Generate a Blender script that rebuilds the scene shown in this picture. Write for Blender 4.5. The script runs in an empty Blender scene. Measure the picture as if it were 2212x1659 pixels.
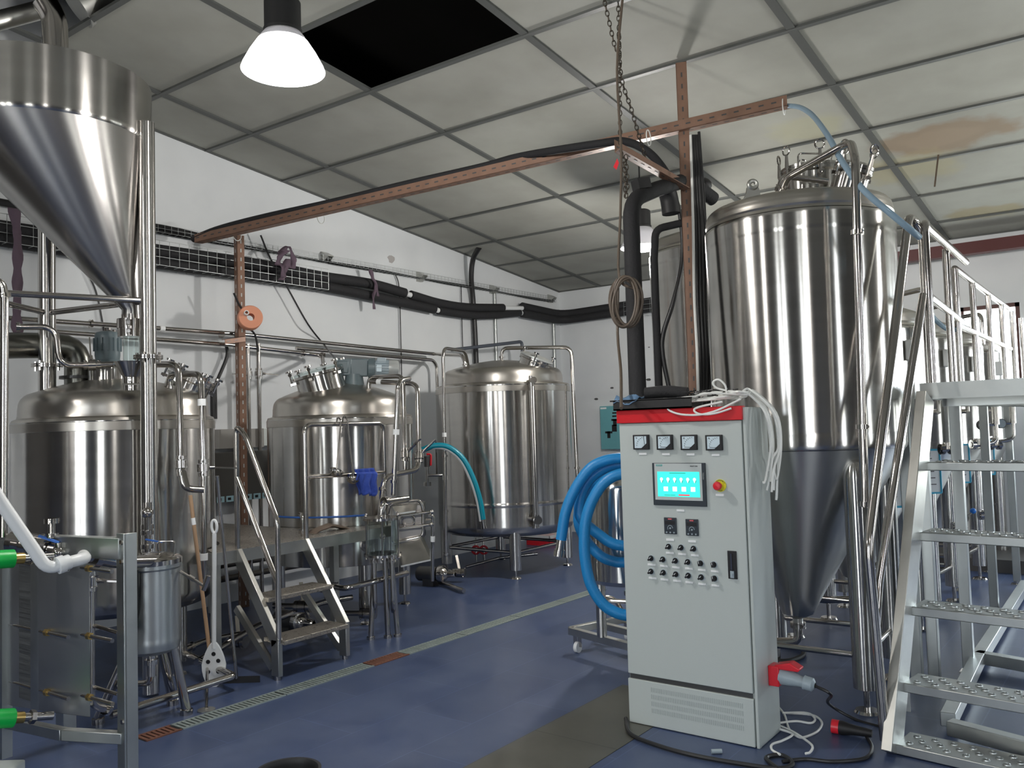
import bpy, math, random
from mathutils import Vector, Matrix
random.seed(7)
V = Vector
# ------------------------------------------------------------------ camera
FPX, YAW, PITCH, ROLL, EYE = 1842.0, math.radians(-36.94), math.radians(2.89), math.radians(-1.71), 1.6
_fw = V((math.sin(YAW)*math.cos(PITCH), math.cos(YAW)*math.cos(PITCH), math.sin(PITCH)))
_r0 = V((math.cos(YAW), -math.sin(YAW), 0)); _u0 = _r0.cross(_fw)
_r = math.cos(ROLL)*_r0 + math.sin(ROLL)*_u0
_u = -math.sin(ROLL)*_r0 + math.cos(ROLL)*_u0
scn = bpy.context.scene
cam_d = bpy.data.cameras.new('camera'); cam = bpy.data.objects.new('camera', cam_d)
scn.collection.objects.link(cam)
cam_d.sensor_width = 36; cam_d.lens = 36*FPX/2212; cam_d.clip_start = .05
m = Matrix((_r, _u, -_fw)).transposed().to_4x4(); m.translation = (0, 0, EYE)
cam.matrix_world = m
scn.camera = cam
# ------------------------------------------------------------------ world, lights, exposure
scn.view_settings.view_transform = 'Standard'; scn.view_settings.look = 'None'
scn.view_settings.gamma = 1; scn.view_settings.use_curve_mapping = False
scn.view_settings.exposure = 0.32
wd = bpy.data.worlds.new('sky'); scn.world = wd; wd.use_nodes = True
bg = wd.node_tree.nodes['Background']; bg.inputs[1].default_value = 12.0
_n, _l = wd.node_tree.nodes.new, wd.node_tree.links.new
_tc = _n('ShaderNodeTexCoord'); _sx = _n('ShaderNodeSeparateXYZ'); _cr = _n('ShaderNodeValToRGB')   # overcast sky over pale ground
_cr.color_ramp.elements[0].position = .0; _cr.color_ramp.elements[0].color = (.62, .63, .60, 1)
_cr.color_ramp.elements[1].position = .06; _cr.color_ramp.elements[1].color = (.86, .93, 1, 1)
_l(_tc.outputs['Generated'], _sx.inputs[0]); _l(_sx.outputs[2], _cr.inputs[0]); _l(_cr.outputs[0], bg.inputs[0])
XW, YB, XR, YF = -7.2, 10.84, 4.6, -5.0          # left wall, back wall, right wall, wall behind the camera
def area(name, loc, direction, sx, sz):
    """a portal that marks a window opening for the sky light"""
    l = bpy.data.lights.new(name, 'AREA'); l.shape = 'RECTANGLE'; l.size = sx; l.size_y = sz
    l.cycles.is_portal = True
    o = bpy.data.objects.new(name, l); scn.collection.objects.link(o)
    o.location = loc; o.rotation_euler = V(direction).to_track_quat('-Z', 'Y').to_euler()
    return o
# openings for daylight; (wall, centre along it, width, sill, head)
OPEN = [('F', -2.75, .62, .1, 3.3), ('F', -1.75, .72, .1, 3.3), ('F', 1.9, .55, .1, 3.3), ('F', 2.8, .8, .1, 3.3),
        ('R', 1.4, .6, .7, 3.3), ('R', 5.4, .5, .7, 3.3), ('R', 8.6, .8, .7, 3.3)]
OPENB = [(-1.43, .60, 1.85), (-.75, .60, 1.85), (.35, 1.2, .9), (1.7, 1.2, .9), (3.05, 1.2, .9), (4.1, .6, .9)]   # windows in the back wall: centre, width, sill
for k, (w, c, wd_, z0, z1) in enumerate(OPEN):
    if w == 'F': area('daylight', (c, YF-.12, (z0+z1)/2), (0, 1, 0), wd_, z1-z0)
    else: area('daylight', (XR+.12, c, (z0+z1)/2), (-1, 0, 0), wd_, z1-z0)
for c, w_, s_ in OPENB:
    area('daylight', (c, YB+.14, (2.81+s_)/2), (0, -1, 0), w_, 2.81-s_)
def cz(x, y): return 4.87-.007*x-.117*y          # the sloping ceiling
# ------------------------------------------------------------------ measuring helpers (camera rays -> real places)
def ray(px, py): return (px-1106)/FPX*_r-(py-829.5)/FPX*_u+_fw
def F(px, py, z=0.):
    d = ray(px, py); return d*((z-EYE)/d.z)+V((0, 0, EYE))
def PX(px, py, X):
    d = ray(px, py); return d*(X/d.x)+V((0, 0, EYE))
def PY(px, py, Y):
    d = ray(px, py); return d*(Y/d.y)+V((0, 0, EYE))
def D(px, py, dist):
    d = ray(px, py); return d*(dist/math.hypot(d.x, d.y))+V((0, 0, EYE))
def DL(pts, dist=None): return [D(p[0], p[1], p[2] if len(p) > 2 else dist) for p in pts]
# ------------------------------------------------------------------ materials
MATS = {}
def mat(name, col, rough=.5, metal=0., aniso=0., bump=None, noise=None, emit=None, trans=0., coat=0., spec=.5, alpha=1.):
    m = bpy.data.materials.new(name); m.use_nodes = True; nt = m.node_tree; b = nt.nodes['Principled BSDF']
    c4 = (*col, 1); b.inputs['Base Color'].default_value = c4
    b.inputs['Roughness'].default_value = rough; b.inputs['Metallic'].default_value = metal
    b.inputs['Specular IOR Level'].default_value = spec
    if trans: b.inputs['Transmission Weight'].default_value = trans; b.inputs['IOR'].default_value = 1.12
    if coat: b.inputs['Coat Weight'].default_value = coat
    if alpha < 1: b.inputs['Alpha'].default_value = alpha
    if emit:
        b.inputs['Emission Color'].default_value = (*emit[0], 1); b.inputs['Emission Strength'].default_value = emit[1]
    tc = nt.nodes.new('ShaderNodeTexCoord')
    if aniso:
        tg = nt.nodes.new('ShaderNodeTangent'); tg.direction_type = 'RADIAL'; tg.axis = 'Z'
        nt.links.new(tg.outputs[0], b.inputs['Tangent']); b.inputs['Anisotropic'].default_value = aniso; b.inputs['Anisotropic Rotation'].default_value = .25
    if noise:                                   # (scale, amount, (sx,sy,sz)) mottles base colour and roughness
        sc, am, st = noise
        mp = nt.nodes.new('ShaderNodeMapping'); mp.inputs['Scale'].default_value = st
        n = nt.nodes.new('ShaderNodeTexNoise'); n.inputs['Scale'].default_value = sc; n.inputs['Detail'].default_value = 4
        nt.links.new(tc.outputs['Object'], mp.inputs[0]); nt.links.new(mp.outputs[0], n.inputs['Vector'])
        mx = nt.nodes.new('ShaderNodeMix'); mx.data_type = 'RGBA'
        mx.inputs[6].default_value = tuple(c*(1-am) for c in col)+(1,); mx.inputs[7].default_value = tuple(min(1, c*(1+am)) for c in col)+(1,)
        nt.links.new(n.outputs[0], mx.inputs[0]); nt.links.new(mx.outputs[2], b.inputs['Base Color'])
        mr = nt.nodes.new('ShaderNodeMapRange'); mr.inputs[3].default_value = max(.02, rough*(1-am)); mr.inputs[4].default_value = min(1, rough*(1+am))
        nt.links.new(n.outputs[0], mr.inputs[0]); nt.links.new(mr.outputs[0], b.inputs['Roughness'])
    if bump:
        sc, st = bump
        n2 = nt.nodes.new('ShaderNodeTexNoise'); n2.inputs['Scale'].default_value = sc
        bp = nt.nodes.new('ShaderNodeBump'); bp.inputs['Strength'].default_value = st; bp.inputs['Distance'].default_value = .01
        nt.links.new(tc.outputs['Object'], n2.inputs['Vector']); nt.links.new(n2.outputs[0], bp.inputs['Height'])
        nt.links.new(bp.outputs[0], b.inputs['Normal'])
    MATS[name] = m
    return m
STEEL = mat('brushed_stainless', (.55, .535, .51), .20, 1, aniso=.95, noise=(3, .10, (1, 1, 6)))
CONE = mat('cone_stainless', (.62, .62, .60), .33, 1, aniso=.9)
DOME = mat('satin_stainless', (.50, .475, .435), .30, 1, aniso=.4, noise=(4, .08, (1, 1, 1)))
PIPE = mat('polished_pipe', (.50, .475, .45), .14, 1)
DULL = mat('dull_steel', (.52, .52, .49), .36, 1, noise=(9, .18, (1, 1, 1)))
GALV = mat('grey_profile_steel', (.45, .47, .46), .38, 1, noise=(7, .16, (1, 1, 1)))
PLATE = mat('plate_steel', (.42, .43, .43), .42, 1, noise=(3, .2, (1, 1, 1)))
DARKM = mat('dark_metal', (.10, .10, .10), .4, .6)
BLACK = mat('black_rubber', (.012, .012, .013), .55)
FOAM = mat('black_foam', (.016, .016, .018), .8, bump=(60, .3))
CABLE = mat('black_cable', (.015, .015, .016), .4)
BROWNC = mat('brown_cable', (.10, .075, .055), .5)
WHITEP = mat('white_plastic', (.78, .80, .80), .35)
WHITEC = mat('white_cable', (.82, .83, .80), .4)
RUSTY = mat('oxide_painted_steel', (.25, .145, .10), .45, .25, noise=(14, .25, (1, 1, 1)))
RUST = mat('rust', (.16, .065, .04), .8, noise=(20, .4, (1, 1, 1)))
GALVR = mat('grating', (.36, .42, .40), .45, .5, noise=(8, .15, (1, 1, 1)))
CAB = mat('grey_powder_coat', (.50, .545, .525), .42, bump=(220, .06))
RED = mat('red_paint', (.62, .012, .02), .35)
REDP = mat('red_plastic', (.72, .02, .035), .35)
GREYP = mat('grey_plastic', (.36, .43, .47), .4)
YEL = mat('yellow_plastic', (.75, .72, .03), .4)
GREEN = mat('green_plastic', (.0, .42, .06), .4)
BRASS = mat('brass', (.6, .42, .15), .3, 1)
TEALM = mat('teal_enamel', (.115, .155, .17), .4, noise=(8, .15, (1, 1, 1)))
TEALH = mat('teal_hose', (.0, .24, .33), .35)
BLUEH = mat('blue_hose', (.012, .235, .56), .42, bump=(90, .15))
PALEH = mat('pale_blue_hose', (.32, .45, .56), .25, trans=.25)
CLOTH = mat('blue_cloth', (.03, .07, .36), .85, bump=(40, .5))
WOOD = mat('wood_pole', (.42, .27, .16), .6, noise=(12, .2, (1, 1, .1)))
ORANGE = mat('orange_tape', (.78, .33, .20), .6)
STRAP = mat('purple_strap', (.13, .09, .12), .9)
CHAIN = mat('dark_chain', (.09, .075, .06), .45, .8)
def glass(name, tint, tr=.9):
    m = bpy.data.materials.new(name); m.use_nodes = True; nt = m.node_tree; nt.nodes.clear()
    o = nt.nodes.new('ShaderNodeOutputMaterial'); t = nt.nodes.new('ShaderNodeBsdfTransparent'); t.inputs[0].default_value = (*tint, 1)
    g = nt.nodes.new('ShaderNodeBsdfGlossy'); g.inputs['Roughness'].default_value = .04; g.inputs[0].default_value = (.9, .95, .95, 1)
    lw = nt.nodes.new('ShaderNodeLayerWeight'); lw.inputs[0].default_value = 1-tr; mx = nt.nodes.new('ShaderNodeMixShader')
    nt.links.new(lw.outputs['Facing'], mx.inputs[0]); nt.links.new(t.outputs[0], mx.inputs[1]); nt.links.new(g.outputs[0], mx.inputs[2]); nt.links.new(mx.outputs[0], o.inputs[0])
    return m
GLASS = glass('clear_glass', (.86, .92, .91), .75); PANE = glass('window_pane', (.95, .97, .97), .93)
TEALB = mat('teal_board', (.15, .42, .46), .5)
GBOX = mat('pale_grey_box', (.62, .66, .64), .4)
DARKB = mat('dark_board', (.075, .073, .068), .5)
BENCH = mat('beige_grey_panel', (.30, .29, .27), .5)
INK = mat('black_ink', (.01, .01, .012), .5)
PAPER = mat('white_label', (.85, .87, .87), .6)
METER = mat('meter_face', (.62, .74, .80), .3)
SCREEN = mat('screen_glow', (.02, .3, .25), .3, emit=((.05, .83, .66), .95))
SCRW = mat('screen_white', (.9, .9, .8), .3, emit=((.9, .9, .75), .9))
SCRR = mat('screen_red', (.8, .02, .05), .3, emit=((.9, .03, .07), .8))
SCRD = mat('screen_dark', (.02, .15, .15), .3, emit=((.02, .3, .22), .5))
BEZEL = mat('grey_bezel', (.52, .56, .55), .4)
CHAR = mat('charcoal_panel', (.03, .04, .05), .4)
LTEAL = mat('logo_teal', (.0, .35, .32), .5)
LAMPG = mat('lamp_glow', (1, 1, 1), .5, emit=((1, .97, .93), 14))
LAMPE = mat('glowing_shade', (.9, .9, .9), .4, emit=((1, .97, .98), 1.5))
LAMPS = mat('lamp_shade', (.62, .62, .64), .35, trans=.25)
BLUEF = mat('cyan_frame', (.05, .42, .62), .5)
WFR = mat('window_frame_brown', (.10, .045, .04), .5)
BEAMR = mat('dark_red_beam', (.09, .02, .02), .5)
GASK = mat('blue_gasket', (.03, .12, .42), .6)
def wall_mat():
    m = mat('white_wall_paint', (.62, .645, .66), .6)
    nt = m.node_tree; b = nt.nodes['Principled BSDF']; tc = nt.nodes.new('ShaderNodeTexCoord')
    n = nt.nodes.new('ShaderNodeTexNoise'); n.inputs['Scale'].default_value = .9; n.inputs['Detail'].default_value = 5
    cr = nt.nodes.new('ShaderNodeValToRGB'); cr.color_ramp.elements[0].position = .3; cr.color_ramp.elements[0].color = (.64, .665, .685, 1)
    cr.color_ramp.elements[1].position = .7; cr.color_ramp.elements[1].color = (.75, .77, .78, 1)
    nt.links.new(tc.outputs['Object'], n.inputs[0]); nt.links.new(n.outputs[0], cr.inputs[0]); nt.links.new(cr.outputs[0], b.inputs['Base Color'])
    return m
WALL = wall_mat()
def floor_mat(name, c0, c1, line, ox, oy, tw=.9, th=.45, rough=.36):
    m = mat(name, c0, rough); nt = m.node_tree; b = nt.nodes['Principled BSDF']; L = nt.links.new
    tc = nt.nodes.new('ShaderNodeTexCoord'); mp = nt.nodes.new('ShaderNodeMapping'); mp.inputs['Location'].default_value = (ox, oy, 0)
    mp.inputs['Rotation'].default_value = (0, 0, math.radians(90))
    br = nt.nodes.new('ShaderNodeTexBrick'); br.inputs['Scale'].default_value = 1; br.inputs['Brick Width'].default_value = tw
    br.inputs['Row Height'].default_value = th; br.inputs['Mortar Size'].default_value = .004; br.inputs['Mortar Smooth'].default_value = .3
    br.inputs['Color1'].default_value = (.95, .95, .95, 1); br.inputs['Color2'].default_value = (1.05, 1.05, 1.05, 1); br.inputs['Mortar'].default_value = (line, line, line, 1)
    L(tc.outputs['Object'], mp.inputs[0]); L(mp.outputs[0], br.inputs['Vector'])
    n = nt.nodes.new('ShaderNodeTexNoise'); n.inputs['Scale'].default_value = 2.2; n.inputs['Detail'].default_value = 7; n.inputs['Roughness'].default_value = .65
    L(tc.outputs['Object'], n.inputs['Vector'])
    cr = nt.nodes.new('ShaderNodeValToRGB'); cr.color_ramp.elements[0].position = .35; cr.color_ramp.elements[0].color = (*c0, 1)
    cr.color_ramp.elements[1].position = .68; cr.color_ramp.elements[1].color = (*c1, 1); L(n.outputs[0], cr.inputs[0])
    mx = nt.nodes.new('ShaderNodeMix'); mx.data_type = 'RGBA'; mx.blend_type = 'MULTIPLY'; mx.inputs[0].default_value = 1
    L(cr.outputs[0], mx.inputs[6]); L(br.outputs['Color'], mx.inputs[7]); L(mx.outputs[2], b.inputs['Base Color'])
    mr = nt.nodes.new('ShaderNodeMapRange'); mr.inputs[3].default_value = rough*.75; mr.inputs[4].default_value = rough*1.35
    L(n.outputs[0], mr.inputs[0]); L(mr.outputs[0], b.inputs['Roughness'])
    return m
FLOOR = floor_mat('blue_floor_tile', (.038, .062, .145), (.08, .108, .19), 1.35, 0, .35)
GFLOOR = floor_mat('grey_floor_tile', (.075, .075, .062), (.12, .12, .10), .45, .1, .2, .9, .5)
def ceil_mat():
    m = mat('ceiling_panel', (.40, .40, .36), .75); nt = m.node_tree; b = nt.nodes['Principled BSDF']; L = nt.links.new
    tc = nt.nodes.new('ShaderNodeTexCoord')
    n = nt.nodes.new('ShaderNodeTexNoise'); n.inputs['Scale'].default_value = 1.6; n.inputs['Detail'].default_value = 6; L(tc.outputs['Object'], n.inputs['Vector'])
    cr = nt.nodes.new('ShaderNodeValToRGB'); cr.color_ramp.elements[0].position = .3; cr.color_ramp.elements[0].color = (.29, .29, .255, 1)
    cr.color_ramp.elements[1].position = .7; cr.color_ramp.elements[1].color = (.37, .375, .335, 1); L(n.outputs[0], cr.inputs[0])
    prev = cr.outputs[0]
    # water stains: (centre x, centre y, half width, half length, colour, strength)
    n3 = nt.nodes.new('ShaderNodeTexNoise'); n3.inputs['Scale'].default_value = 3.0; n3.inputs['Detail'].default_value = 5; L(tc.outputs['Object'], n3.inputs['Vector'])
    for sx, sy, hx, hy, col, st, thr in [(-1.33, 7.95, .60, .40, (.24, .155, .085), .7, .95), (-1.33, 7.95, .40, .24, (.31, .24, .17), .6, .8), (-1.30, 10.05, .75, .42, (.30, .24, .11), .6, .62), (-1.75, 8.5, .8, .5, (.42, .36, .16), .35, .8), (-2.2, 7.2, .5, .4, (.42, .40, .2), .3, .7)]:
        mp = nt.nodes.new('ShaderNodeMapping'); mp.inputs['Location'].default_value = (-sx/hx, -sy/hy, 0); mp.inputs['Scale'].default_value = (1/hx, 1/hy, 0)
        L(tc.outputs['Object'], mp.inputs[0])
        ln = nt.nodes.new('ShaderNodeVectorMath'); ln.operation = 'LENGTH'; L(mp.outputs[0], ln.inputs[0])
        ad = nt.nodes.new('ShaderNodeMath'); ad.operation = 'MULTIPLY_ADD'; L(n3.outputs[0], ad.inputs[0]); ad.inputs[1].default_value = -1.2; 
        ad2 = nt.nodes.new('ShaderNodeMath'); ad2.operation = 'ADD'; L(ln.outputs['Value'], ad2.inputs[0]); ad2.inputs[1].default_value = .6
        L(ad2.outputs[0], ad.inputs[2])
        mr = nt.nodes.new('ShaderNodeMapRange'); mr.inputs[1].default_value = thr; mr.inputs[2].default_value = thr-.3; mr.inputs[3].default_value = 0; mr.inputs[4].default_value = st
        L(ad.outputs[0], mr.inputs[0])
        mx = nt.nodes.new('ShaderNodeMix'); mx.data_type = 'RGBA'; L(mr.outputs[0], mx.inputs[0]); L(prev, mx.inputs[6]); mx.inputs[7].default_value = (*col, 1)
        prev = mx.outputs[2]
    L(prev, b.inputs['Base Color'])
    return m
CEIL = ceil_mat()
TBAR = mat('ceiling_grid_bar', (.085, .09, .085), .5)
PLENUM = mat('dark_roof_void', (.012, .011, .010), .9)
# ------------------------------------------------------------------ mesh builder
class MB:
    def __init__(s): s.v = []; s.f = []
    def add(s, vs, fs):
        n = len(s.v); s.v += [V(p) for p in vs]; s.f += [tuple(i+n for i in f) for f in fs]; return s
    def box(s, x0, x1, y0, y1, z0, z1):
        vs = [(x, y, z) for z in (z0, z1) for y in (y0, y1) for x in (x0, x1)]
        return s.add(vs, [(0, 2, 3, 1), (4, 5, 7, 6), (0, 1, 5, 4), (2, 6, 7, 3), (0, 4, 6, 2), (1, 3, 7, 5)])
    def bar(s, p0, p1, w, h=None, up=(0, 0, 1)):
        p0, p1 = V(p0), V(p1); h = h or w; d = (p1-p0).normalized(); up = V(up)
        if abs(d.dot(up)) > .98: up = V((0, 1, 0))
        a = d.cross(up).normalized(); b = a.cross(d).normalized()
        vs = [p+a*i*w/2+b*j*h/2 for p in (p0, p1) for j in (-1, 1) for i in (-1, 1)]
        return s.add(vs, [(0, 2, 3, 1), (4, 5, 7, 6), (0, 1, 5, 4), (2, 6, 7, 3), (0, 4, 6, 2), (1, 3, 7, 5)])
    def cyl(s, p0, p1, r0, r1=None, seg=20, cap=True):
        p0, p1 = V(p0), V(p1); r1 = r0 if r1 is None else r1; d = (p1-p0).normalized()
        a = d.orthogonal().normalized(); b = d.cross(a)
        vs = []
        for p, r in ((p0, r0), (p1, r1)):
            vs += [p+(a*math.cos(2*math.pi*k/seg)+b*math.sin(2*math.pi*k/seg))*r for k in range(seg)]
        fs = [(k, (k+1) % seg, seg+(k+1) % seg, seg+k) for k in range(seg)]
        if cap: fs += [tuple(range(seg-1, -1, -1)), tuple(range(seg, 2*seg))]
        return s.add(vs, fs)
    def lathe(s, c, prof, seg=96, axis=(0, 0, 1), off=None):
        c = V(c); ax = V(axis).normalized()
        if not off:                              # extra rings close to the ends of long straight runs keep their shading flat
            q = [prof[0]]
            for p0, p1 in zip(prof, prof[1:]):
                l = math.hypot(p1[0]-p0[0], p1[1]-p0[1])
                if l > .06:
                    t = .012/l; q.append((p0[0]+(p1[0]-p0[0])*t, p0[1]+(p1[1]-p0[1])*t)); q.append((p1[0]-(p1[0]-p0[0])*t, p1[1]-(p1[1]-p0[1])*t))
                q.append(p1)
            prof = q
        a = V((1, 0, 0)) if abs(ax.z) > .999 else ax.orthogonal().normalized(); b = ax.cross(a)
        vs = []; n = len(prof)
        for k, (r, z) in enumerate(prof):
            o = V((off[k][0], off[k][1], 0)) if off else V((0, 0, 0))
            vs += [c+o+ax*z+(a*math.cos(2*math.pi*j/seg)+b*math.sin(2*math.pi*j/seg))*max(r, 1e-4) for j in range(seg)]
        fs = [(i*seg+j, i*seg+(j+1) % seg, (i+1)*seg+(j+1) % seg, (i+1)*seg+j) for i in range(n-1) for j in range(seg)]
        return s.add(vs, fs)
    def sph(s, c, r, seg=16, sc=(1, 1, 1)):
        vs = []; n = seg//2
        for i in range(n+1):
            t = math.pi*i/n
            vs += [V(c)+V((sc[0]*r*math.sin(t)*math.cos(2*math.pi*j/seg), sc[1]*r*math.sin(t)*math.sin(2*math.pi*j/seg), sc[2]*r*math.cos(t))) for j in range(seg)]
        return s.add(vs, [(i*seg+j, (i+1)*seg+j, (i+1)*seg+(j+1) % seg, i*seg+(j+1) % seg) for i in range(n) for j in range(seg)])
    def torus(s, c, axis, R, r, seg=32, ss=8, sc=(1, 1)):
        c = V(c); ax = V(axis).normalized(); a = ax.orthogonal().normalized(); b = ax.cross(a)
        if abs(ax.z) < .5: b = V((0, 0, 1)); b = (b-ax*b.dot(ax)).normalized(); a = b.cross(ax)
        pts = [c+a*R*sc[0]*math.cos(2*math.pi*k/seg)+b*R*sc[1]*math.sin(2*math.pi*k/seg) for k in range(seg)]
        return s.tube(pts, r, ss, 0, closed=True)
    def tube(s, pts, r, seg=10, bend=.06, closed=False, cap=True, flat=None):
        P = [V(p) for p in pts]
        if bend and len(P) > 2 and not closed:
            Q = [P[0]]
            for i in range(1, len(P)-1):
                a, b, c = P[i-1], P[i], P[i+1]; d0 = (a-b); d1 = (c-b); l = min(bend, d0.length*.48, d1.length*.48)
                d0.normalize(); d1.normalize(); A = b+d0*l; B = b+d1*l
                if d0.dot(d1) < -.995: Q.append(b); continue
                for k in range(6):
                    t = k/5; Q.append(A*(1-t)**2+b*2*t*(1-t)+B*t*t)
            Q.append(P[-1]); P = Q
        P = [p for i, p in enumerate(P) if i == 0 or (p-P[i-1]).length > 1e-5]
        n = len(P); T = []
        for i in range(n):
            if closed: t = P[(i+1) % n]-P[i-1]
            else: t = P[min(i+1, n-1)]-P[max(i-1, 0)]
            T.append(t.normalized())
        a = T[0].orthogonal().normalized(); vs = []
        for i in range(n):
            a = (a-T[i]*a.dot(T[i])); a = a.normalized() if a.length > 1e-6 else T[i].orthogonal().normalized()
            b = T[i].cross(a); rr = r[i] if isinstance(r, (list, tuple)) else r
            f2 = flat or 1
            vs += [P[i]+(a*math.cos(2*math.pi*k/seg)+b*f2*math.sin(2*math.pi*k/seg))*rr for k in range(seg)]
        fs = [(i*seg+k, i*seg+(k+1) % seg, (i+1)*seg+(k+1) % seg, (i+1)*seg+k) for i in range(n-1) for k in range(seg)]
        if closed: 
            fs += [((n-1)*seg+k, (n-1)*seg+(k+1) % seg, (k+1) % seg, k) for k in range(seg)]
        elif cap: fs += [tuple(range(seg-1, -1, -1)), tuple(range((n-1)*seg, n*seg))]
        return s.add(vs, fs)
    def prism(s, poly, vec):
        poly = [V(p) for p in poly]; n = len(poly); v = V(vec)
        fs = [tuple(range(n-1, -1, -1)), tuple(range(n, 2*n))]+[(k, (k+1) % n, n+(k+1) % n, n+k) for k in range(n)]
        return s.add(poly+[p+v for p in poly], fs)
    def clamp(s, p, axis, r):
        p = V(p); ax = V(axis).normalized(); rr = r*1.55
        s.cyl(p-ax*r*.55, p+ax*r*.55, rr, seg=16)
        a = ax.orthogonal().normalized() if abs(ax.z) < .5 else V((.8, -.6, 0))
        for sg in (-1, 1): s.cyl(p+a*sg*rr-ax*r*.35, p+a*sg*rr+ax*r*.35, r*.35, seg=6); s.cyl(p+a*sg*rr*.9, p+a*sg*rr*1.3, r*.22, seg=6)
        return s
def spline(pts, n=8, closed=False):
    P = [V(p) for p in pts]; out = []; m_ = len(P)
    g = (lambda i: P[i % m_]) if closed else (lambda i: P[0]*2-P[1] if i < 0 else (P[-1]*2-P[-2] if i >= m_ else P[i]))
    for i in range(m_ if closed else m_-1):
        a, b, c, d = g(i-1), g(i), g(i+1), g(i+2)
        for k in range(n):
            t = k/n
            out.append(.5*((2*b)+(c-a)*t+(2*a-5*b+4*c-d)*t*t+(3*b-a-3*c+d)*t**3))
    if not closed: out.append(P[-1])
    return out
# ------------------------------------------------------------------ object helpers
COL = scn.collection.objects
ORG = {}
def setp(o, label=None, cat=None, group=None, kind=None):
    if label: o['label'] = label
    if cat: o['category'] = cat
    if group: o['group'] = group
    if kind: o['kind'] = kind
    return o
def obj(name, mb, m, parent=None, label=None, bevel=0, loc=None, kind=None):
    me = bpy.data.meshes.new(name)
    if parent is not None: org = ORG[parent.name]
    elif loc is not None: org = V(loc)
    else:
        lo = V((min(v.x for v in mb.v), min(v.y for v in mb.v), min(v.z for v in mb.v))); hi = V((max(v.x for v in mb.v), max(v.y for v in mb.v), max(v.z for v in mb.v)))
        org = V(((lo.x+hi.x)/2, (lo.y+hi.y)/2, lo.z))
    me.from_pydata([tuple(v-org) for v in mb.v], [], mb.f); me.validate(); 
    me.polygons.foreach_set('use_smooth', [True]*len(me.polygons)); me.set_sharp_from_angle(angle=math.radians(38))
    me.update()
    for mm in (m if isinstance(m, (list, tuple)) else [m]): me.materials.append(mm)
    o = bpy.data.objects.new(name, me); COL.link(o)
    if parent is not None: o.parent = parent
    else: o.location = org
    ORG[o.name] = org
    if bevel:
        b = o.modifiers.new('bevel', 'BEVEL'); b.width = bevel; b.segments = 2; b.limit_method = 'ANGLE'; b.angle_limit = math.radians(40)
    if label: o['label'] = label
    if kind: o['kind'] = kind
    return o
def thing(name, label, cat, loc, group=None):
    o = bpy.data.objects.new(name, None); COL.link(o); o.location = loc; o.empty_display_size = .1
    ORG[o.name] = V(loc); return setp(o, label, cat, group)
def solo(name, mb, m, label, cat, group=None, bevel=0, loc=None):
    return setp(obj(name, mb, m, None, None, bevel, loc), label, cat, group)
def struct(name, mb, m, parent=None, bevel=0):
    o = obj(name, mb, m, parent, None, bevel, None if parent else (0, 0, 0)); o['kind'] = 'structure'; return o
def copy_tree(root, loc, rotz=0, label=None, group=None):
    def cp(o, par):
        c = o.copy(); COL.link(c)
        if par is not None: c.parent = par
        for ch in list(kids.get(o.name, [])): cp(ch, c)
        return c
    kids = {}
    for o in bpy.data.objects:
        if o.parent: kids.setdefault(o.parent.name, []).append(o)
    r = cp(root, None); r.location = loc; r.rotation_euler = (0, 0, rotz)
    if label: r['label'] = label
    if group: r['group'] = group
    return r
def text(body, size, loc, rx, rz, m, parent, name='lettering', align='CENTER', ext=.0006):
    c = bpy.data.curves.new(name, 'FONT'); c.body = body; c.size = size; c.align_x = align; c.align_y = 'CENTER'; c.extrude = ext; c.resolution_u = 3
    f = bpy.data.objects.new(name, c); me = bpy.data.meshes.new_from_object(f); bpy.data.objects.remove(f); me.materials.clear(); me.materials.append(m)
    o = bpy.data.objects.new(name, me); COL.link(o)
    o.parent = parent; o.location = V(loc)-ORG[parent.name]; o.rotation_euler = (rx, 0, rz); return o
# ================================================================== SETTING
T = .2
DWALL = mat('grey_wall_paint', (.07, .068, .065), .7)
def wall_openings(name, axis, pos, a0, a1, ztop, holes, thick, wm=None):
    """vertical wall along x ('y' = pos) or along y ('x' = pos) with rectangular openings"""
    mb = MB(); holes = sorted(holes); cur = a0
    def blk(u0, u1, z0, z1):
        if u1-u0 < 1e-4 or z1-z0 < 1e-4: return
        if axis == 'x': mb.box(u0, u1, min(pos, pos+thick), max(pos, pos+thick), z0, z1)
        else: mb.box(min(pos, pos+thick), max(pos, pos+thick), u0, u1, z0, z1)
    for c, w, z0, z1 in holes:
        blk(cur, c-w/2, 0, ztop); blk(c-w/2, c+w/2, 0, z0); blk(c-w/2, c+w/2, z1, ztop); cur = c+w/2
    blk(cur, a1, 0, ztop)
    return struct(name, mb, wm or WALL)
struct('floor', MB().box(XW-T, XR+T, YF-T, YB+T, -.1, 0), FLOOR)
struct('floor_inset', MB().box(-2.70, -2.20, 1.2, 4.63, 0, .0015), GFLOOR)
struct('wall_left', MB().box(XW-T, XW, YF-T, YB+T, 0, 5.6), WALL)
struct('unseen_reflection_panel', MB().box(XW, XW+.09, -4.6, 1.3, 0, 3.5), mat('dark_reflection_panel', (.06, .055, .05), .6))  # added out of view so the leftmost kettle reflects something dark
wall_openings('wall_back', 'x', YB, XW, XR, 5.6, [(c, w, s_, 2.81) for c, w, s_ in OPENB], T)
wall_openings('wall_front', 'x', YF, XW, XR, 5.6, [(c, w, z0, z1) for k, c, w, z0, z1 in OPEN if k == 'F'], -T, DWALL)
wall_openings('wall_right', 'y', XR, YF, YB, 5.6, [(c, w, z0, z1) for k, c, w, z0, z1 in OPEN if k == 'R'], T, DWALL)
struct('baseboard_back', MB().box(-3.2, XR, 9.78, YB, 0, .13), mat('dark_stone_plinth', (.09, .085, .08), .6))
h = 3.27
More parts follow.
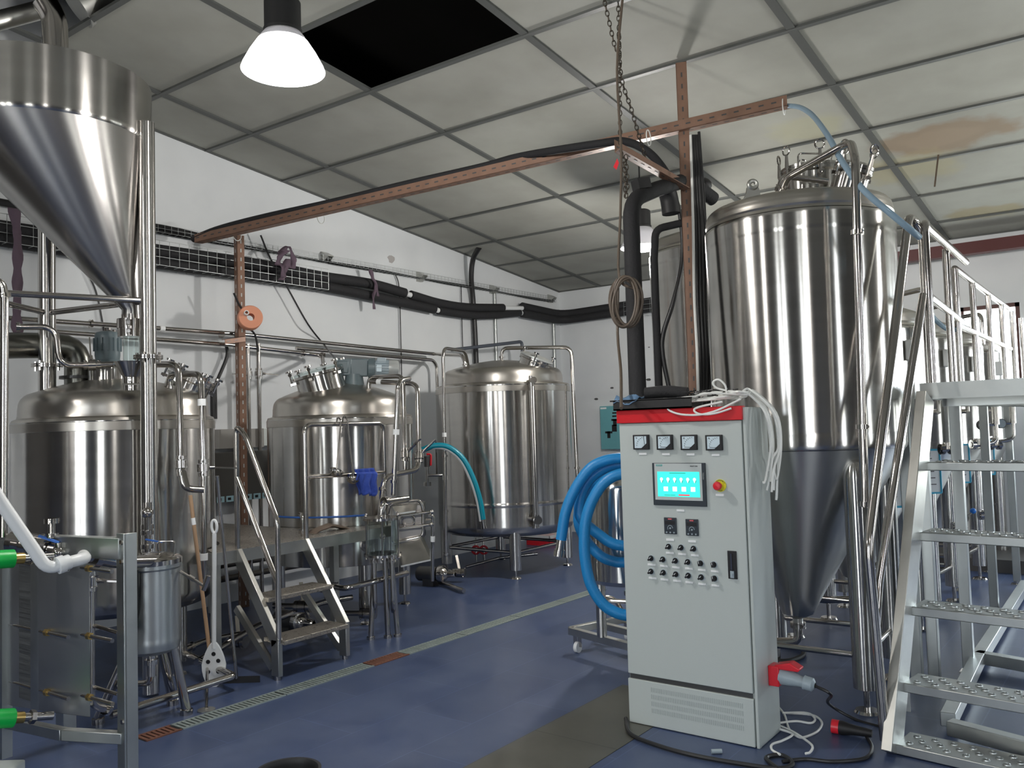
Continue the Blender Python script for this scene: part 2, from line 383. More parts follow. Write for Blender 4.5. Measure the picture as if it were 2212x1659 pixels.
GX = [XW, -6.46, -4.92, -3.36, -1.81, -.27, 1.28, 2.82, 4.37, XR]
GY = [YF]+[3.86+.9*k for k in range(-9, 8) if 3.86+.9*k > YF+.1]+[YB]
HOLES = {(2, 3.86), (1, 2.96-.9), (0, 2.96-.9)}
mb = MB()
for i in range(len(GX)-1):
    for j in range(len(GY)-1):
        if any(i == a and abs(GY[j]-b) < .01 for a, b in HOLES): continue
        x0, x1, y0, y1 = GX[i], GX[i+1], GY[j], GY[j+1]
        vs = [(x, y, cz(x, y)+dz) for dz in (0, .02) for x, y in ((x0, y0), (x1, y0), (x1, y1), (x0, y1))]
        mb.add(vs, [(0, 3, 2, 1), (4, 5, 6, 7), (0, 1, 5, 4), (1, 2, 6, 5), (2, 3, 7, 6), (3, 0, 4, 7)])
struct('ceiling', mb, CEIL)
mb = MB()
def tb(x0, y0, x1, y1, w):
    mb.bar((x0, y0, cz(x0, y0)-.004), (x1, y1, cz(x1, y1)-.004), w, .022)
for x in GX[1:-1]: tb(x, YF, x, YB, .058)
for y in GY[1:-1]: tb(XW, y, XR, y, .046)
for x in (XW+.012, XR-.012): tb(x, YF, x, YB, .024)
for y in (YF+.012, YB-.012): tb(XW, y, XR, y, .024)
struct('trim_1', mb, TBAR)
struct('ceiling_void', MB().box(XW-T, XR+T, YF-T, YB+T, 5.6, 5.7), PLENUM)
mb = MB()
for x in (-6.9, -4.3, -2.9): mb.box(x, x+.08, YF, YB, 5.2, 5.35)
struct('trim_2', mb, PLENUM)
mb = MB().bar((-3.2, 10.55, 3.42), (XR, 10.55, 3.42), .14, .13); struct('trim_3', mb, BEAMR)
wn = 0
for c, w, s_ in OPENB:
    wn += 1; mb = MB()
    for xx in (c-w/2+.02, c+w/2-.02): mb.box(xx-.025, xx+.025, YB+.02, YB+.08, s_, 2.81)
    for zz in (s_+.022, 2.788): mb.box(c-w/2, c+w/2, YB+.02, YB+.08, zz-.022, zz+.022)
    fr = struct('window_%d' % wn, mb, WFR)
    struct('pane', MB().box(c-w/2+.03, c+w/2-.03, YB+.045, YB+.051, s_+.03, 2.77), PANE, fr)
for kk, c, w, z0, z1 in OPEN:
    wn += 1; mb = MB(); g = MB(); n = 3 if z1-z0 > 2.5 else 2
    pos = YF-.06 if kk == 'F' else XR+.06
    def bx(u0, u1, a, b, M):
        if kk == 'F': M.box(u0, u1, pos-.03, pos+.03, a, b)
        else: M.box(pos-.03, pos+.03, u0, u1, a, b)
    for q in (c-w/2+.03, c+w/2-.03): bx(q-.03, q+.03, z0, z1, mb)
    for k in range(n+1): zz = z0+.03+(z1-z0-.06)*k/n; bx(c-w/2, c+w/2, zz-.03, zz+.03, mb)
    struct('window_%d' % wn, mb, WFR)
# ================================================================== TANKS
def dome_prof(R, z, k=.915, hgt=.33, lip=.11, kr=.10):
    r = R*k; P = [(R, z), (R*.985, z+.018), (r*1.012, z+.03), (r*1.005, z+.05)]
    P += [(r*1.004, z+.05+lip*.35)]
    for t in range(0, 6): a = t/5*math.radians(62); P.append((r-kr*(1-math.cos(a)), z+.05+lip*.5+kr*math.sin(a)))
    r1, z1 = P[-1]; z2 = z+hgt
    for t in range(1, 12):
        q = t/11; P.append((r1*(1-q), z1+(z2-z1)*(1-(1-q)**1.75)))
    return P
def legs(root, c, rad, angs, r, ztop, foot=.09, mat_=STEEL, plate=True):
    for a in angs:
        x, y = c[0]+rad*math.cos(a), c[1]+rad*math.sin(a)
        l = obj('leg', MB().cyl((x, y, foot), (x, y, ztop), r), mat_, root)
        m_ = MB().cyl((x, y, .012), (x, y, foot+.01), r*.22, seg=10)
        m_.cyl((x, y, 0), (x, y, .014), r*.95, r*.8)
        obj('foot', m_, PIPE, l)
def kettle(name, label, c, R, z0, z1, angs, hgt, k, lr=.052, group=None, seam=None, bottom='flat', lrad=.9):
    root = thing(name, label, 'tank', (c[0], c[1], 0), group)
    cc = (c[0], c[1], 0)
    if bottom == 'flat': P = [(0, z0+.03), (R*.9, z0+.03), (R*.985, z0), (R, z0+.004), (R, z1-.045), (R*1.002, z1-.04), (R*1.002, z1)]
    else:
        P = [(0, z0-.05), (R*.55, z0-.035), (R*.90, z0-.01), (R*.975, z0+.03), (R, z0+.085)]
        if seam: P += [(R, seam-.012), (R*1.003, seam-.008), (R*1.003, seam+.02), (R, seam+.024)]
        P += [(R, z1-.03), (R*1.002, z1)]
    obj('shell', MB().lathe(cc, P), STEEL, root)
    obj('dome', MB().lathe(cc, dome_prof(R*1.002, z1, k, hgt)), DOME, root)
    legs(root, c, R*lrad, angs, lr, z0+.1)
    return root
C1, C2, C3 = (-5.85, 3.13), (-5.87, 5.22), (-5.97, 7.76)
a2 = [math.atan2(y-C2[1], x-C2[0]) for x, y in ((-5.2, 4.92), (-5.61, 5.85))]
A2 = [a2[0], a2[0]+math.pi/2, a2[0]+math.pi, a2[0]-math.pi/2]
a3 = math.atan2(7.26-C3[1], -5.48-C3[0]); A3 = [a3+k*math.pi/2 for k in range(4)]
a1 = math.radians(18); A1 = [a1+k*math.pi/2 for k in range(4)]
t1 = kettle('mash_kettle', 'stainless kettle under the grist hopper, with a teal motor on its dome', C1, .652, .47, 1.72, A1, .31, .93, lr=.05, bottom='dish', lrad=.8)
t2 = kettle('brew_kettle', 'stainless kettle beside the small stairs, with a horizontal gear motor on top', C2, .642, .49, 1.72, A2, .33, .915, lr=.055)
t3 = kettle('water_tank', 'stainless tank on four legs in the far corner, with a tall sight gauge', C3, .768, .45, 2.06, A3, .31, .895, lr=.062, bottom='round', seam=.77)
def domept(c, R, z, k, hgt, x, y):
    """height of the dome over x,y"""
    P = dome_prof(R, z, k, hgt); r = math.hypot(x-c[0], y-c[1])
    for (r0, z0), (r1, z1) in zip(P[4:], P[5:]):
        if r1 <= r <= r0: return z0+(z1-z0)*((r0-r)/max(1e-6, r0-r1))
    return P[-1][1] if r < P[-1][0] else z
# --- tank legs' bracing of the corner tank
mb = MB()
fp = [(C3[0]+.69*math.cos(a), C3[1]+.69*math.sin(a)) for a in A3]
for k in range(4):
    p, q = fp[k], fp[(k+1) % 4]; mb.cyl((p[0], p[1], .27), (q[0], q[1], .27), .019)
obj('brace', mb, PIPE, t3)
# --- kettle 1 top: collar, motor, manway
def motor_v(root, base, r, hgt):
    x, y, z = base
    obj('collar', MB().lathe((x, y, z), [(r*1.5, -.06), (r*1.5, .07), (r*1.35, .09), (r*1.2, .09)], 32), STEEL, root)
    m_ = MB().cyl((x, y, z+.09), (x, y, z+.13), r*1.25, r, 24)
    mo = obj('motor', m_.lathe((x, y, z), [(r*.95, .13), (r, .16), (r, hgt-.02), (r*.9, hgt), (r*.5, hgt+.01), (.001, hgt+.01)], 28), TEALM, root)
    fins = MB()
    for k in range(14):
        a = k*2*math.pi/14; fins.bar((x+math.cos(a)*r*1.02, y+math.sin(a)*r*1.02, z+.19), (x+math.cos(a)*r*1.02, y+math.sin(a)*r*1.02, z+hgt-.04), .008, .018, (math.cos(a), math.sin(a), 0))
    obj('fin', fins, TEALM, mo)
    obj('eye_bolt', MB().cyl((x, y, z+hgt), (x, y, z+hgt+.035), .022, seg=8).cyl((x+.03, y+.03, z+hgt), (x+.03, y+.03, z+hgt+.02), .01, seg=8), PIPE, mo)
    obj('junction_box', MB().box(x-r*2.0, x-r*1.1, y-.05, y+.04, z+.0, z+.10), DARKM, mo, bevel=.006)
motor_v(t1, (-5.8, 3.04, 2.02), .082, .32)
def manway(root, base, axis, r, length, lidmat, clamps=6, neck=STEEL, handle=False, wing=True):
    b, ax = V(base), V(axis).normalized(); top = b+ax*length
    n_ = obj('manway', MB().lathe(b, [(r*1.02, -.09), (r, 0), (r, length-.03), (r*1.1, length-.02), (r*1.1, length), (r*.9, length)], 40, ax), neck, root)
    lid = MB().lathe(top, [(r*1.1, .004), (r*1.1, .022), (r*1.0, .026), (r*.7, .04), (0.001, .05)], 40, ax)
    obj('lid', lid, lidmat, n_)
    a = ax.orthogonal().normalized(); c = ax.cross(a)
    for k in range(clamps):
        t = 2*math.pi*k/clamps+.3; d = a*math.cos(t)+c*math.sin(t); p = top+d*r*1.17
        m_ = MB().cyl(p-ax*.06, p+ax*.075, .009, seg=8).bar(p-ax*.045-d*.03, p-ax*.045+d*.02, .03, .02, ax)
        if wing: m_.cyl(p+ax*.06, p+ax*.075, .03, seg=10).cyl(p+ax*.03, p+ax*.05, .016, seg=8)
        else:
            m_.torus(p+ax*.115, d, .028, .005, 20, 6).cyl(p+ax*.0, p+ax*.085, .014, .009, 8)
        obj('clamp', m_, PIPE, n_)
    if handle:
        h0, h1 = top+a*r*.5, top-a*r*.5
        obj('handle', MB().tube([h0+ax*.03, h0+ax*.12, h1+ax*.12, h1+ax*.03], .006, 8, .03), PIPE, n_)
    return n_
q = V((-5.62, 3.52, 0)); manway(t1, (q.x, q.y, 1.93), (.30, .35, 1), .155, .10, STEEL, 6)
# --- kettle 2 top: glazed manway, gear motor
manway(t2, (-5.83, 4.98, 1.98), (-.14, -.22, 1), .205, .15, GLASS, 6)
g0, g1 = D(722, 793, 7.75), D(862, 797, 7.75); gd = (g1-g0).normalized(); gl = (g1-g0).length
gm = obj('gear_motor', MB().bar(g0, g0+gd*gl*.27, .12, .15).bar(g0+gd*gl*.25, g0+gd*gl*.52, .11, .155).bar(g0+gd*gl*.05, g0+gd*gl*.22, .14, .11), TEALM, t2, bevel=.01)
obj('flange', MB().cyl(g0+gd*gl*.52, g0+gd*gl*.62, .085, .095, 28), TEALM, gm)
m_ = MB().cyl(g0+gd*gl*.62, g0+gd*gl*.86, .066, seg=28)
for k in range(20):
    a = k*math.pi/10; u = V((0, 0, 1)); v = gd.cross(u)
    dd = u*math.cos(a)+v*math.sin(a); m_.bar(g0+gd*gl*.64+dd*.07, g0+gd*gl*.86+dd*.07, .005, .014, dd)
obj('fin', m_, GREYP, gm)
obj('fan_cover', MB().lathe(g0+gd*gl*.84, [(.078, 0), (.08, gl*.1), (.07, gl*.15), (.03, gl*.165), (.001, gl*.165)], 30, gd), mat('fan_cover_grey', (.42, .44, .43), .35, .3), gm)
obj('terminal_box', MB().bar(g0+gd*gl*.66+V((0, 0, .07)), g0+gd*gl*.8+V((0, 0, .07)), .09, .05), GREYP, gm, bevel=.006)
obj('data_plate', MB().bar(g0+gd*gl*.67-_fw*.076+V((0, 0, .0)), g0+gd*gl*.75-_fw*.076, .004, .06), METER, gm)
obj('shaft_housing', MB().cyl(g0+gd*gl*.3+V((0, 0, -.06)), g0+gd*gl*.3+V((0, 0, -.16)), .075, .09, 24), TEALM, gm)
# --- corner tank manway and gauge
manway(t3, (-5.50, 7.70, 2.23), (.42, .12, 1), .17, .13, mat('pale_lid', (.62, .64, .62), .3, .7), 3)
gx = D(1153, 1000, 9.03); gz1, gz0 = D(1153, 822, 9.03).z, D(1157, 1122, 9.03).z
ga = obj('sight_gauge', MB().cyl((gx.x, gx.y, gz0+.05), (gx.x, gx.y, gz1-.06), .019, seg=12).cyl((gx.x+.02, gx.y+.01, gz0+.05), (gx.x+.02, gx.y+.01, gz1-.06), .012, seg=8), PIPE, t3)
m_ = MB().cyl((gx.x, gx.y, gz1-.06), (gx.x, gx.y, gz1+.05), .026).cyl((gx.x-.09, gx.y+.07, gz1), (gx.x+.06, gx.y-.05, gz1), .022)
m_.cyl((gx.x+.06, gx.y-.05, gz1), (gx.x+.08, gx.y-.065, gz1), .035)
obj('gauge_valve', m_, PIPE, ga); m_ = MB()
m_.cyl((gx.x, gx.y, gz0-.07), (gx.x, gx.y, gz0+.07), .026).cyl((gx.x-.1, gx.y+.08, gz0), (gx.x+.06, gx.y-.05, gz0), .028).cyl((gx.x-.07, gx.y+.05, gz0), (gx.x-.045, gx.y+.035, gz0), .07, seg=24)
m_.cyl((gx.x+.06, gx.y-.05, gz0), (gx.x+.08, gx.y-.065, gz0), .045).cyl((gx.x, gx.y, gz0-.09), (gx.x, gx.y, gz0-.07), .04)
obj('gauge_valve', m_, PIPE, ga)
# --- conical fermenters
def azd(px, dist): d = ray(px, 900); n = math.hypot(d.x, d.y); return V((d.x/n*dist, d.y/n*dist, 0))
def fermenter(name, label, c, R, zc0, zc1, ztip, tipoff, dome_h, legangs, manway_at=None, lr=.066, legrad=.9, group=None, leg_foot=.13):
    root = thing(name, label, 'tank', (c[0], c[1], 0), group); cc = (c[0], c[1], 0)
    P = [(R*.985, zc0-.012), (R*.99, zc0-.01), (R, zc0), (R*1.002, zc0+.02), (R*1.002, zc0+.075), (R, zc0+.08), (R, zc1-.1), (R*1.002, zc1-.095), (R*1.002, zc1), (R*.985, zc1+.015)]
    obj('shell', MB().lathe(cc, P, 128), STEEL, root)
    n = 8; pr = []; of = []
    for k in range(n+1):
        t = k/n; pr.append((.09*(1-t)+R*.985*t, ztip+(zc0-.01-ztip)*t)); of.append((tipoff[0]*(1-t), tipoff[1]*(1-t)))
    pr.insert(0, (.03, ztip-.03)); of.insert(0, of[0]); pr.insert(0, (.028, ztip-.07)); of.insert(0, of[0])
    obj('cone', MB().lathe(cc, pr, 128, off=of), CONE, root)
    obj('dome', MB().lathe(cc, dome_prof(R*.995, zc1+.012, .985, dome_h, .03, .055), 128), DOME, root)
    for a in legangs:
        x, y = c[0]+R*legrad*math.cos(a), c[1]+R*legrad*math.sin(a)
        l = obj('leg', MB().lathe((x, y, 0), [(0, leg_foot), (lr, leg_foot), (lr, zc0-.16), (lr*.96, zc0-.13), (lr*.8, zc0-.09), (lr*.45, zc0-.065), (0.001, zc0-.06)], 28), STEEL, root)
        obj('foot', MB().cyl((x, y, .01), (x, y, leg_foot+.01), .016, seg=10).cyl((x, y, 0), (x, y, .014), .07, .06), PIPE, l)
    lp = [(c[0]+R*legrad*math.cos(a), c[1]+R*legrad*math.sin(a)) for a in legangs]
    mb = MB()
    for k in range(len(lp)):
        p, q = lp[k], lp[(k+1) % len(lp)]; mb.cyl((p[0], p[1], .30), (q[0], q[1], .30), .017, seg=10)
    obj('brace', mb, PIPE, root)
    tp = V((c[0]+tipoff[0], c[1]+tipoff[1], ztip-.07))
    mb = MB().clamp(tp, (0, 0, 1), .03).tube([tp, tp+V((0, 0, -.10)), tp+V((-.2, -.04, -.12)), tp+V((-.6, -.1, -.12))], .026, 12, .08)
    obj('drain_pipe', mb, PIPE, root)
    return root
C4 = (-1.70, 5.23); R4 = .556
l4 = math.atan2(4.90-C4[1], -1.345-C4[0])
t4 = fermenter('fermenter', 'tall conical fermenter behind the control cabinet, largest of the tanks', C4, R4, 1.43, 2.757, .42, (-.10, -.02), .20, [l4, l4+math.pi/2, l4+math.pi, l4-math.pi/2])
# top of the big fermenter: manway, lifting eye, dry-hop neck
manway(t4, (C4[0]+.08, C4[1]+.08, 2.95), (.0, .0, 1), .17, .17, DARKM if False else STEEL, 6, wing=False, handle=True)
manway(t4, (C4[0]+.33, C4[1]-.12, 2.88), (.35, -.05, 1), .10, .16, STEEL, 4, wing=False)
ep = D(1627, 418, 5.08)
m_ = MB()
poly = [ep+_r*a*.9+V((0, 0, b)) for a, b in ((-.075, -.06), (-.045, 0), (-.032, .03), (-.03, .055), (-.018, .08), (0, .09), (.018, .08), (.03, .055), (.032, .03), (.045, 0), (.075, -.06))]
m_.tube([ep+_r*.022*math.cos(t*math.pi/8)+V((0, 0, .052+.022*math.sin(t*math.pi/8))) for t in range(16)], .013, 8, 0, closed=True)
m_.prism([ep+_r*a+V((0, 0, b)) for a, b in ((-.075, -.07), (-.04, .0), (-.034, .035), (.034, .035), (.04, 0), (.075, -.07))], _fw*.014)
obj('lifting_eye', m_, DULL, t4)
# the tank behind and the row of fermenters beside the catwalk
C5 = (-2.93, 6.85); l5 = math.radians(-40)
t5 = fermenter('fermenter', 'conical fermenter standing behind the brown post, left of the largest tank', C5, .56, 1.43, 3.02, .42, (0, 0), .21, [l5+k*math.pi/2 for k in range(4)])
t6 = fermenter('fermenter', 'smaller fermenter beside the catwalk, nearest of its row', (-1.84, 6.63), .54, 1.30, 2.22, .42, (0, 0), .24, [math.radians(-48)+k*math.pi/2 for k in range(4)], group='small fermenters beside the catwalk')
def fframe(root, p, w, hgt):
    x, y, z = p; d = V((.6, -.8, 0)); s = V((.8, .6, 0)); mb = MB()
    b = obj('record_board', MB().bar(V(p)-s*w/2, V(p)+s*w/2, .006, hgt, (0, 0, 1)), PAPER, root)
    for sg in (-1, 1):
        mb.bar(V(p)+V((0, 0, sg*hgt/2))-s*w/2+d*.004, V(p)+V((0, 0, sg*hgt/2))+s*w/2+d*.004, .012, .014)
        mb.bar(V(p)+s*sg*w/2+V((0, 0, -hgt/2))+d*.004, V(p)+s*sg*w/2+V((0, 0, hgt/2))+d*.004, .012, .014)
    obj('frame', mb, BLUEF, b)
    mb = MB()
    for k in range(5): mb.bar(V(p)+V((0, 0, hgt*(.3-.15*k)))-s*w*.3+d*.0045, V(p)+V((0, 0, hgt*(.3-.15*k)))+s*w*(.1+.04*k)+d*.0045, .004, .006)
    obj('writing', mb, INK, b)
fframe(t6, (-1.84+.37, 6.63-.42, 1.15), .16, .34)
mb = MB().cyl((-1.5, 6.3, 1.62), (-1.38, 6.18, 1.62), .02).cyl((-1.38, 6.18, 1.62), (-1.38, 6.18, 1.78), .014).cyl((-1.40, 6.20, 1.80), (-1.37, 6.165, 1.80), .05)
obj('thermometer', mb, PIPE, t6)
mb = MB().tube([(-1.8, 6.6, 2.44), (-1.8, 6.6, 2.62), (-1.45, 6.3, 2.62), (-1.45, 6.3, 2.3)], .022, 10, .08)
obj('top_pipe', mb, PIPE, t6)
obj('control_box', MB().box(-1.36, -1.30, 6.35, 6.45, 1.98, 2.12), WHITEP, t6, bevel=.008)
for k, (x, y) in enumerate([(-1.82, 7.83), (-1.80, 9.03), (-1.76, 10.2)]):
    copy_tree(t6, (x, y, 0), 0, ['smaller fermenter beside the catwalk, second of its row behind the largest tank', 'smaller fermenter beside the catwalk, third of its row', 'smaller fermenter beside the catwalk, last of its row by the far wall'][k])
# ================================================================== GRIST HOPPER AND ITS FRAME
HC = (-5.58, 2.55); HR = .611
tip = D(283, 680, 5.97)
hop = thing('grist_hopper', 'big conical stainless hopper hanging over the leftmost kettle', 'hopper', (HC[0], HC[1], tip.z))
obj('rim_band', MB().lathe((HC[0], HC[1], 0), [(HR*.985, 3.90), (HR, 3.905), (HR, 3.90), (HR*1.0, 3.545), (HR*.995, 3.53), (HR*.985, 3.52)], 128), STEEL, hop)
obj('lid', MB().lathe((HC[0], HC[1], 0), [(HR*.99, 3.895), (HR*.6, 3.93), (0, 3.96)], 48), DOME, hop)
pr, of = [], []
for k in range(13):
    t = k/12; pr.append((HR*.985*(1-t)+.055*t, 3.522*(1-t)+(tip.z+.03)*t)); of.append(((tip.x-HC[0])*t, (tip.y-HC[1])*t))
pr.append((.055, tip.z-.03)); of.append(of[-1])
obj('cone', MB().lathe((HC[0], HC[1], 0), pr, 128, off=of), mat('hopper_stainless', (.36, .35, .34), .27, 1, aniso=.5), hop)
sz = [D(283, y, 5.97).z for y in (700, 722, 790, 795, 822, 838, 850)]
m_ = MB(); X, Y = tip.x, tip.y
m_.cyl((X, Y, sz[1]), (X, Y, sz[0]+.06), .058, seg=24); m_.clamp((X, Y, sz[0]), (0, 0, 1), .055).clamp((X, Y, sz[1]+.01), (0, 0, 1), .052)
obj('outlet', m_, PIPE, hop)
obj('sight_tube', MB().cyl((X, Y, sz[2]), (X, Y, sz[1]), .048, seg=24), GLASS, hop)
obj('funnel', MB().lathe((X, Y, 0), [(.105, sz[2]+.02), (.10, sz[2]+.02), (.035, sz[4]), (.04, sz[4]), (.105, sz[2]+.025)], 32), STEEL, hop)
obj('inlet_pipe', MB().cyl((X, Y, 1.99), (X, Y, sz[4]+.01), .036, seg=20).clamp((X, Y, sz[4]), (0, 0, 1), .036).clamp((X, Y, sz[5]), (0, 0, 1), .03), PIPE, hop)
K1, K2, K3 = (-5.07, 2.92), (-5.99, 2.72), (-5.42, 1.93)
fr = thing('hopper_frame', 'stainless tube frame whose columns carry the big hopper', 'frame', (K1[0], K1[1], 0))
def col(x, y, z0, z1, r=.052, fz=2.11):
    c_ = obj('column', MB().cyl((x, y, z0), (x, y, z1), r, seg=28), STEEL, fr)
    m_ = MB().cyl((x, y, fz-.012), (x, y, fz-.002), r*1.75, seg=28).cyl((x, y, fz+.002), (x, y, fz+.012), r*1.75, seg=28)
    for k in range(4):
        a = k*math.pi/2+.6; m_.cyl((x+math.cos(a)*r*1.45, y+math.sin(a)*r*1.45, fz-.035), (x+math.cos(a)*r*1.45, y+math.sin(a)*r*1.45, fz+.03), .009, seg=6)
    obj('flange', m_, PIPE, c_)
col(K1[0], K1[1], .02, 3.62, .05); col(K2[0], K2[1], 1.9, 3.2, .055, 2.11); col(K3[0], K3[1], .02, 3.5)
zt = D(200, 663, 5.6).z
for nm, p, q in (('front', K1, K3), ('left', K3, K2), ('rear', K2, K1)):
    obj('cross_tube', MB().cyl((p[0], p[1], 2.47), (q[0], q[1], 2.47), .02, seg=14), PIPE, fr)
obj('gusset', MB().prism([(K1[0]-.01, K1[1]-.01, 3.63), (K1[0]-.045, K1[1]-.03, 3.30), (K1[0]-.01, K1[1]-.01, 3.34)], (.012, -.02, 0)), DULL, fr)
# big extraction pipe out of kettle 1
pts = [D(-140, 757, 6.3), D(10, 745, 6.6), D(168, 748, 6.75), D(168, 830, 6.75)]
pts[3] = V((pts[2].x, pts[2].y, 1.97))
vp = thing('vapour_pipe', 'wide dark bent pipe rising from the leftmost kettle towards the picture edge', 'pipe', (pts[3].x, pts[3].y, 1.95))
obj('bend', MB().tube(pts, .088, 24, .30), mat('smoky_steel', (.20, .20, .18), .3, 1), vp)
obj('flange', MB().cyl((pts[3].x, pts[3].y, 2.03), (pts[3].x, pts[3].y, 2.05), .12, seg=28), DARKM, vp)
# ================================================================== CONTROL CABINET
CY = 4.07
def cw(px, py): return PY(px, py, CY)
def cc_(u, v): return PY(1330+u/3.771, 860+v/3.771, CY)
cab = thing('control_cabinet', 'grey electrical control cabinet with a red top band, screen and knobs', 'cabinet', (-1.985, CY+.15, 0))
X0, X1, CYB = -2.342, -1.622, CY+.30
body = obj('body', MB().box(X0, X1, CY+.022, CYB, .0, 1.665), CAB, cab, bevel=.006)
obj('top_band', MB().box(X0-.004, X1-.012, CY-.012, CY+.03, 1.602, 1.672), RED, cab, bevel=.003)
door = obj('door', MB().box(X0+.004, X1-.022, CY, CY+.022, .262, 1.60), CAB, cab, bevel=.004)
obj('hinge_edge', MB().box(X1-.016, X1, CY+.004, CY+.03, .0, 1.665), CAB, cab, bevel=.003)
pl = obj('plinth_panel', MB().box(X0+.002, X1-.022, CY, CY+.022, .004, .235), CAB, cab, bevel=.003)
mb = MB()
for rr in range(4):
    for k in range(52): xx = X0+.14+k*.0098; mb.box(xx, xx+.003, CY-.0015, CY+.001, .075+.036*rr, .098+.036*rr)
obj('louvre', mb, mat('louvre_grey', (.38, .42, .41), .5), pl)
obj('gap_shadow', MB().box(X0+.01, X1-.03, CY+.012, CY+.02, .234, .263), DARKM, cab)
def crect(u0, v0, u1, v1, y0=0., y1=.012):
    a, b = cc_(u0, v1), cc_(u1, v0); c1, c2 = cc_(u0, v0), cc_(u1, v1)
    return (min(a.x, c1.x)+.0, max(b.x, c2.x), CY-y1, CY-y0, (a.z+c2.z)/2, (b.z+c1.z)/2)
def mbx(M, r): return M.box(*r)
def tagplate(u, v, w=62, hh=17):
    r = crect(u-w/2, v-hh/2, u+w/2, v+hh/2, 0, .004); return mbx(MB(), r)
for k, (u0, v0, u1, v1) in enumerate([(155, 298, 276, 418), (346, 298, 469, 420), (541, 298, 667, 422), (744, 299, 873, 425)]):
    r = crect(u0, v0, u1, v1, 0, .018); me_ = obj('meter', mbx(MB(), r), INK, door, bevel=.002)
    x0, x1, _, _, z0, z1 = r; w = x1-x0; hh = z1-z0; y = CY-.0195
    m_ = MB().prism([(x0+w*.12, y, z0+hh*.1), (x0+w*.55, y, z0+hh*.1), (x0+w*.88, y, z0+hh*.42), (x0+w*.88, y, z0+hh*.9), (x0+w*.12, y, z0+hh*.9)], (0, .002, 0))
    m_.v = list(m_.v); f_ = obj('meter_face', m_, METER, door)
    m_ = MB(); cx_, cz_ = x0+w*.78, z0+hh*.22
    for j in range(7):
        a = math.radians(95+j*13); m_.bar((cx_+math.cos(a)*w*.5, y-.001, cz_+math.sin(a)*w*.5), (cx_+math.cos(a)*w*.55, y-.001, cz_+math.sin(a)*w*.55), .0015, .0025)
    if k == 0: m_.bar((cx_-w*.02, y-.001, cz_+w*.1), (cx_-w*.06, y-.001, cz_+w*.58), .0012, .0022)
    else: m_.bar((cx_-w*.08, y-.001, cz_-w*.04), (cx_-w*.52, y-.001, cz_-w*.02), .0012, .0022)
    obj('scale', m_, INK, door)
    text('V' if k == 0 else 'A', .012, (x0+w*.25, y-.001, z0+hh*.78), math.pi/2, 0, INK, door)
    obj('name_plate', tagplate((222, 411, 612, 816)[k], (453, 456, 458, 462)[k]), PAPER, door)
# touch screen
r = crect(317, 527, 733, 876, 0, .012); hm = obj('touch_panel', mbx(MB(), r), CHAR, door, bevel=.002)
x0, x1, _, _, z0, z1 = r; w = x1-x0; hh = z1-z0; y = CY-.0135
obj('bezel', MB().box(x0+w*.045, x1-w*.06, y, y+.003, z0+hh*.13, z1-hh*.012), BEZEL, hm)
sx0, sx1, sz0, sz1 = x0+w*.10, x1-w*.105, z0+hh*.21, z1-hh*.205; sw, sh = sx1-sx0, sz1-sz0
obj('screen', MB().box(sx0, sx1, y-.001, y+.001, sz0, sz1), SCREEN, hm)
m2 = MB()
for k in range(6):
    m_ = MB(); cx_ = sx0+sw*(.10+.157*k); m_.sph((cx_, y-.0015, sz0+sh*.70), .0085, 12, (1, .1, 1)); m_.prism([(cx_-.007, y-.002, sz0+sh*.68), (cx_+.007, y-.002, sz0+sh*.68), (cx_, y-.002, sz0+sh*.55)], (0, .001, 0))
    obj('icon', m_, SCRW, hm)
    m2.bar((cx_+.004, y-.0015, sz0+sh*.56), (cx_+.009, y-.0015, sz0+sh*.66), .001, .003)
for k in range(4):
    cx_ = sx0+sw*(.2+.215*k); obj('icon', MB().box(cx_-.012, cx_+.012, y-.003, y-.0015, sz0+sh*.22, sz0+sh*.4), SCRW, hm)
m2.box(sx0+sw*.16, sx0+sw*.42, y-.002, y-.001, sz0+sh*.055, sz0+sh*.075); m2.box(sx0+sw*.3, sx0+sw*.68, y-.002, y-.001, sz0+sh*.93, sz0+sh*.955)
obj('screen_bar', m2, SCRD, hm); obj('alarm_bar', MB().box(sx0+sw*.5, sx0+sw*.76, y-.002, y-.001, sz0+sh*.05, sz0+sh*.10), SCRR, hm)
obj('logo_plate', MB().box(x0+w*.085, x0+w*.20, y-.0008, y, z1-hh*.075, z1-hh*.035), LTEAL, hm)
text('SIEMENS', .0075, (x0+w*.1425, y-.0014, z1-hh*.055), math.pi/2, 0, WHITEP, hm)
text('SMART LINE', .0075, (x0+w*.8, y-.001, z1-hh*.075), math.pi/2, 0, INK, hm)
text('TOUCH', .010, (x1-w*.035, y-.0005, z0+hh*.70), math.pi/2, 0, BEZEL, hm).rotation_euler = (math.pi/2, math.pi/2, 0)
obj('name_plate', tagplate(530, 915), PAPER, door)
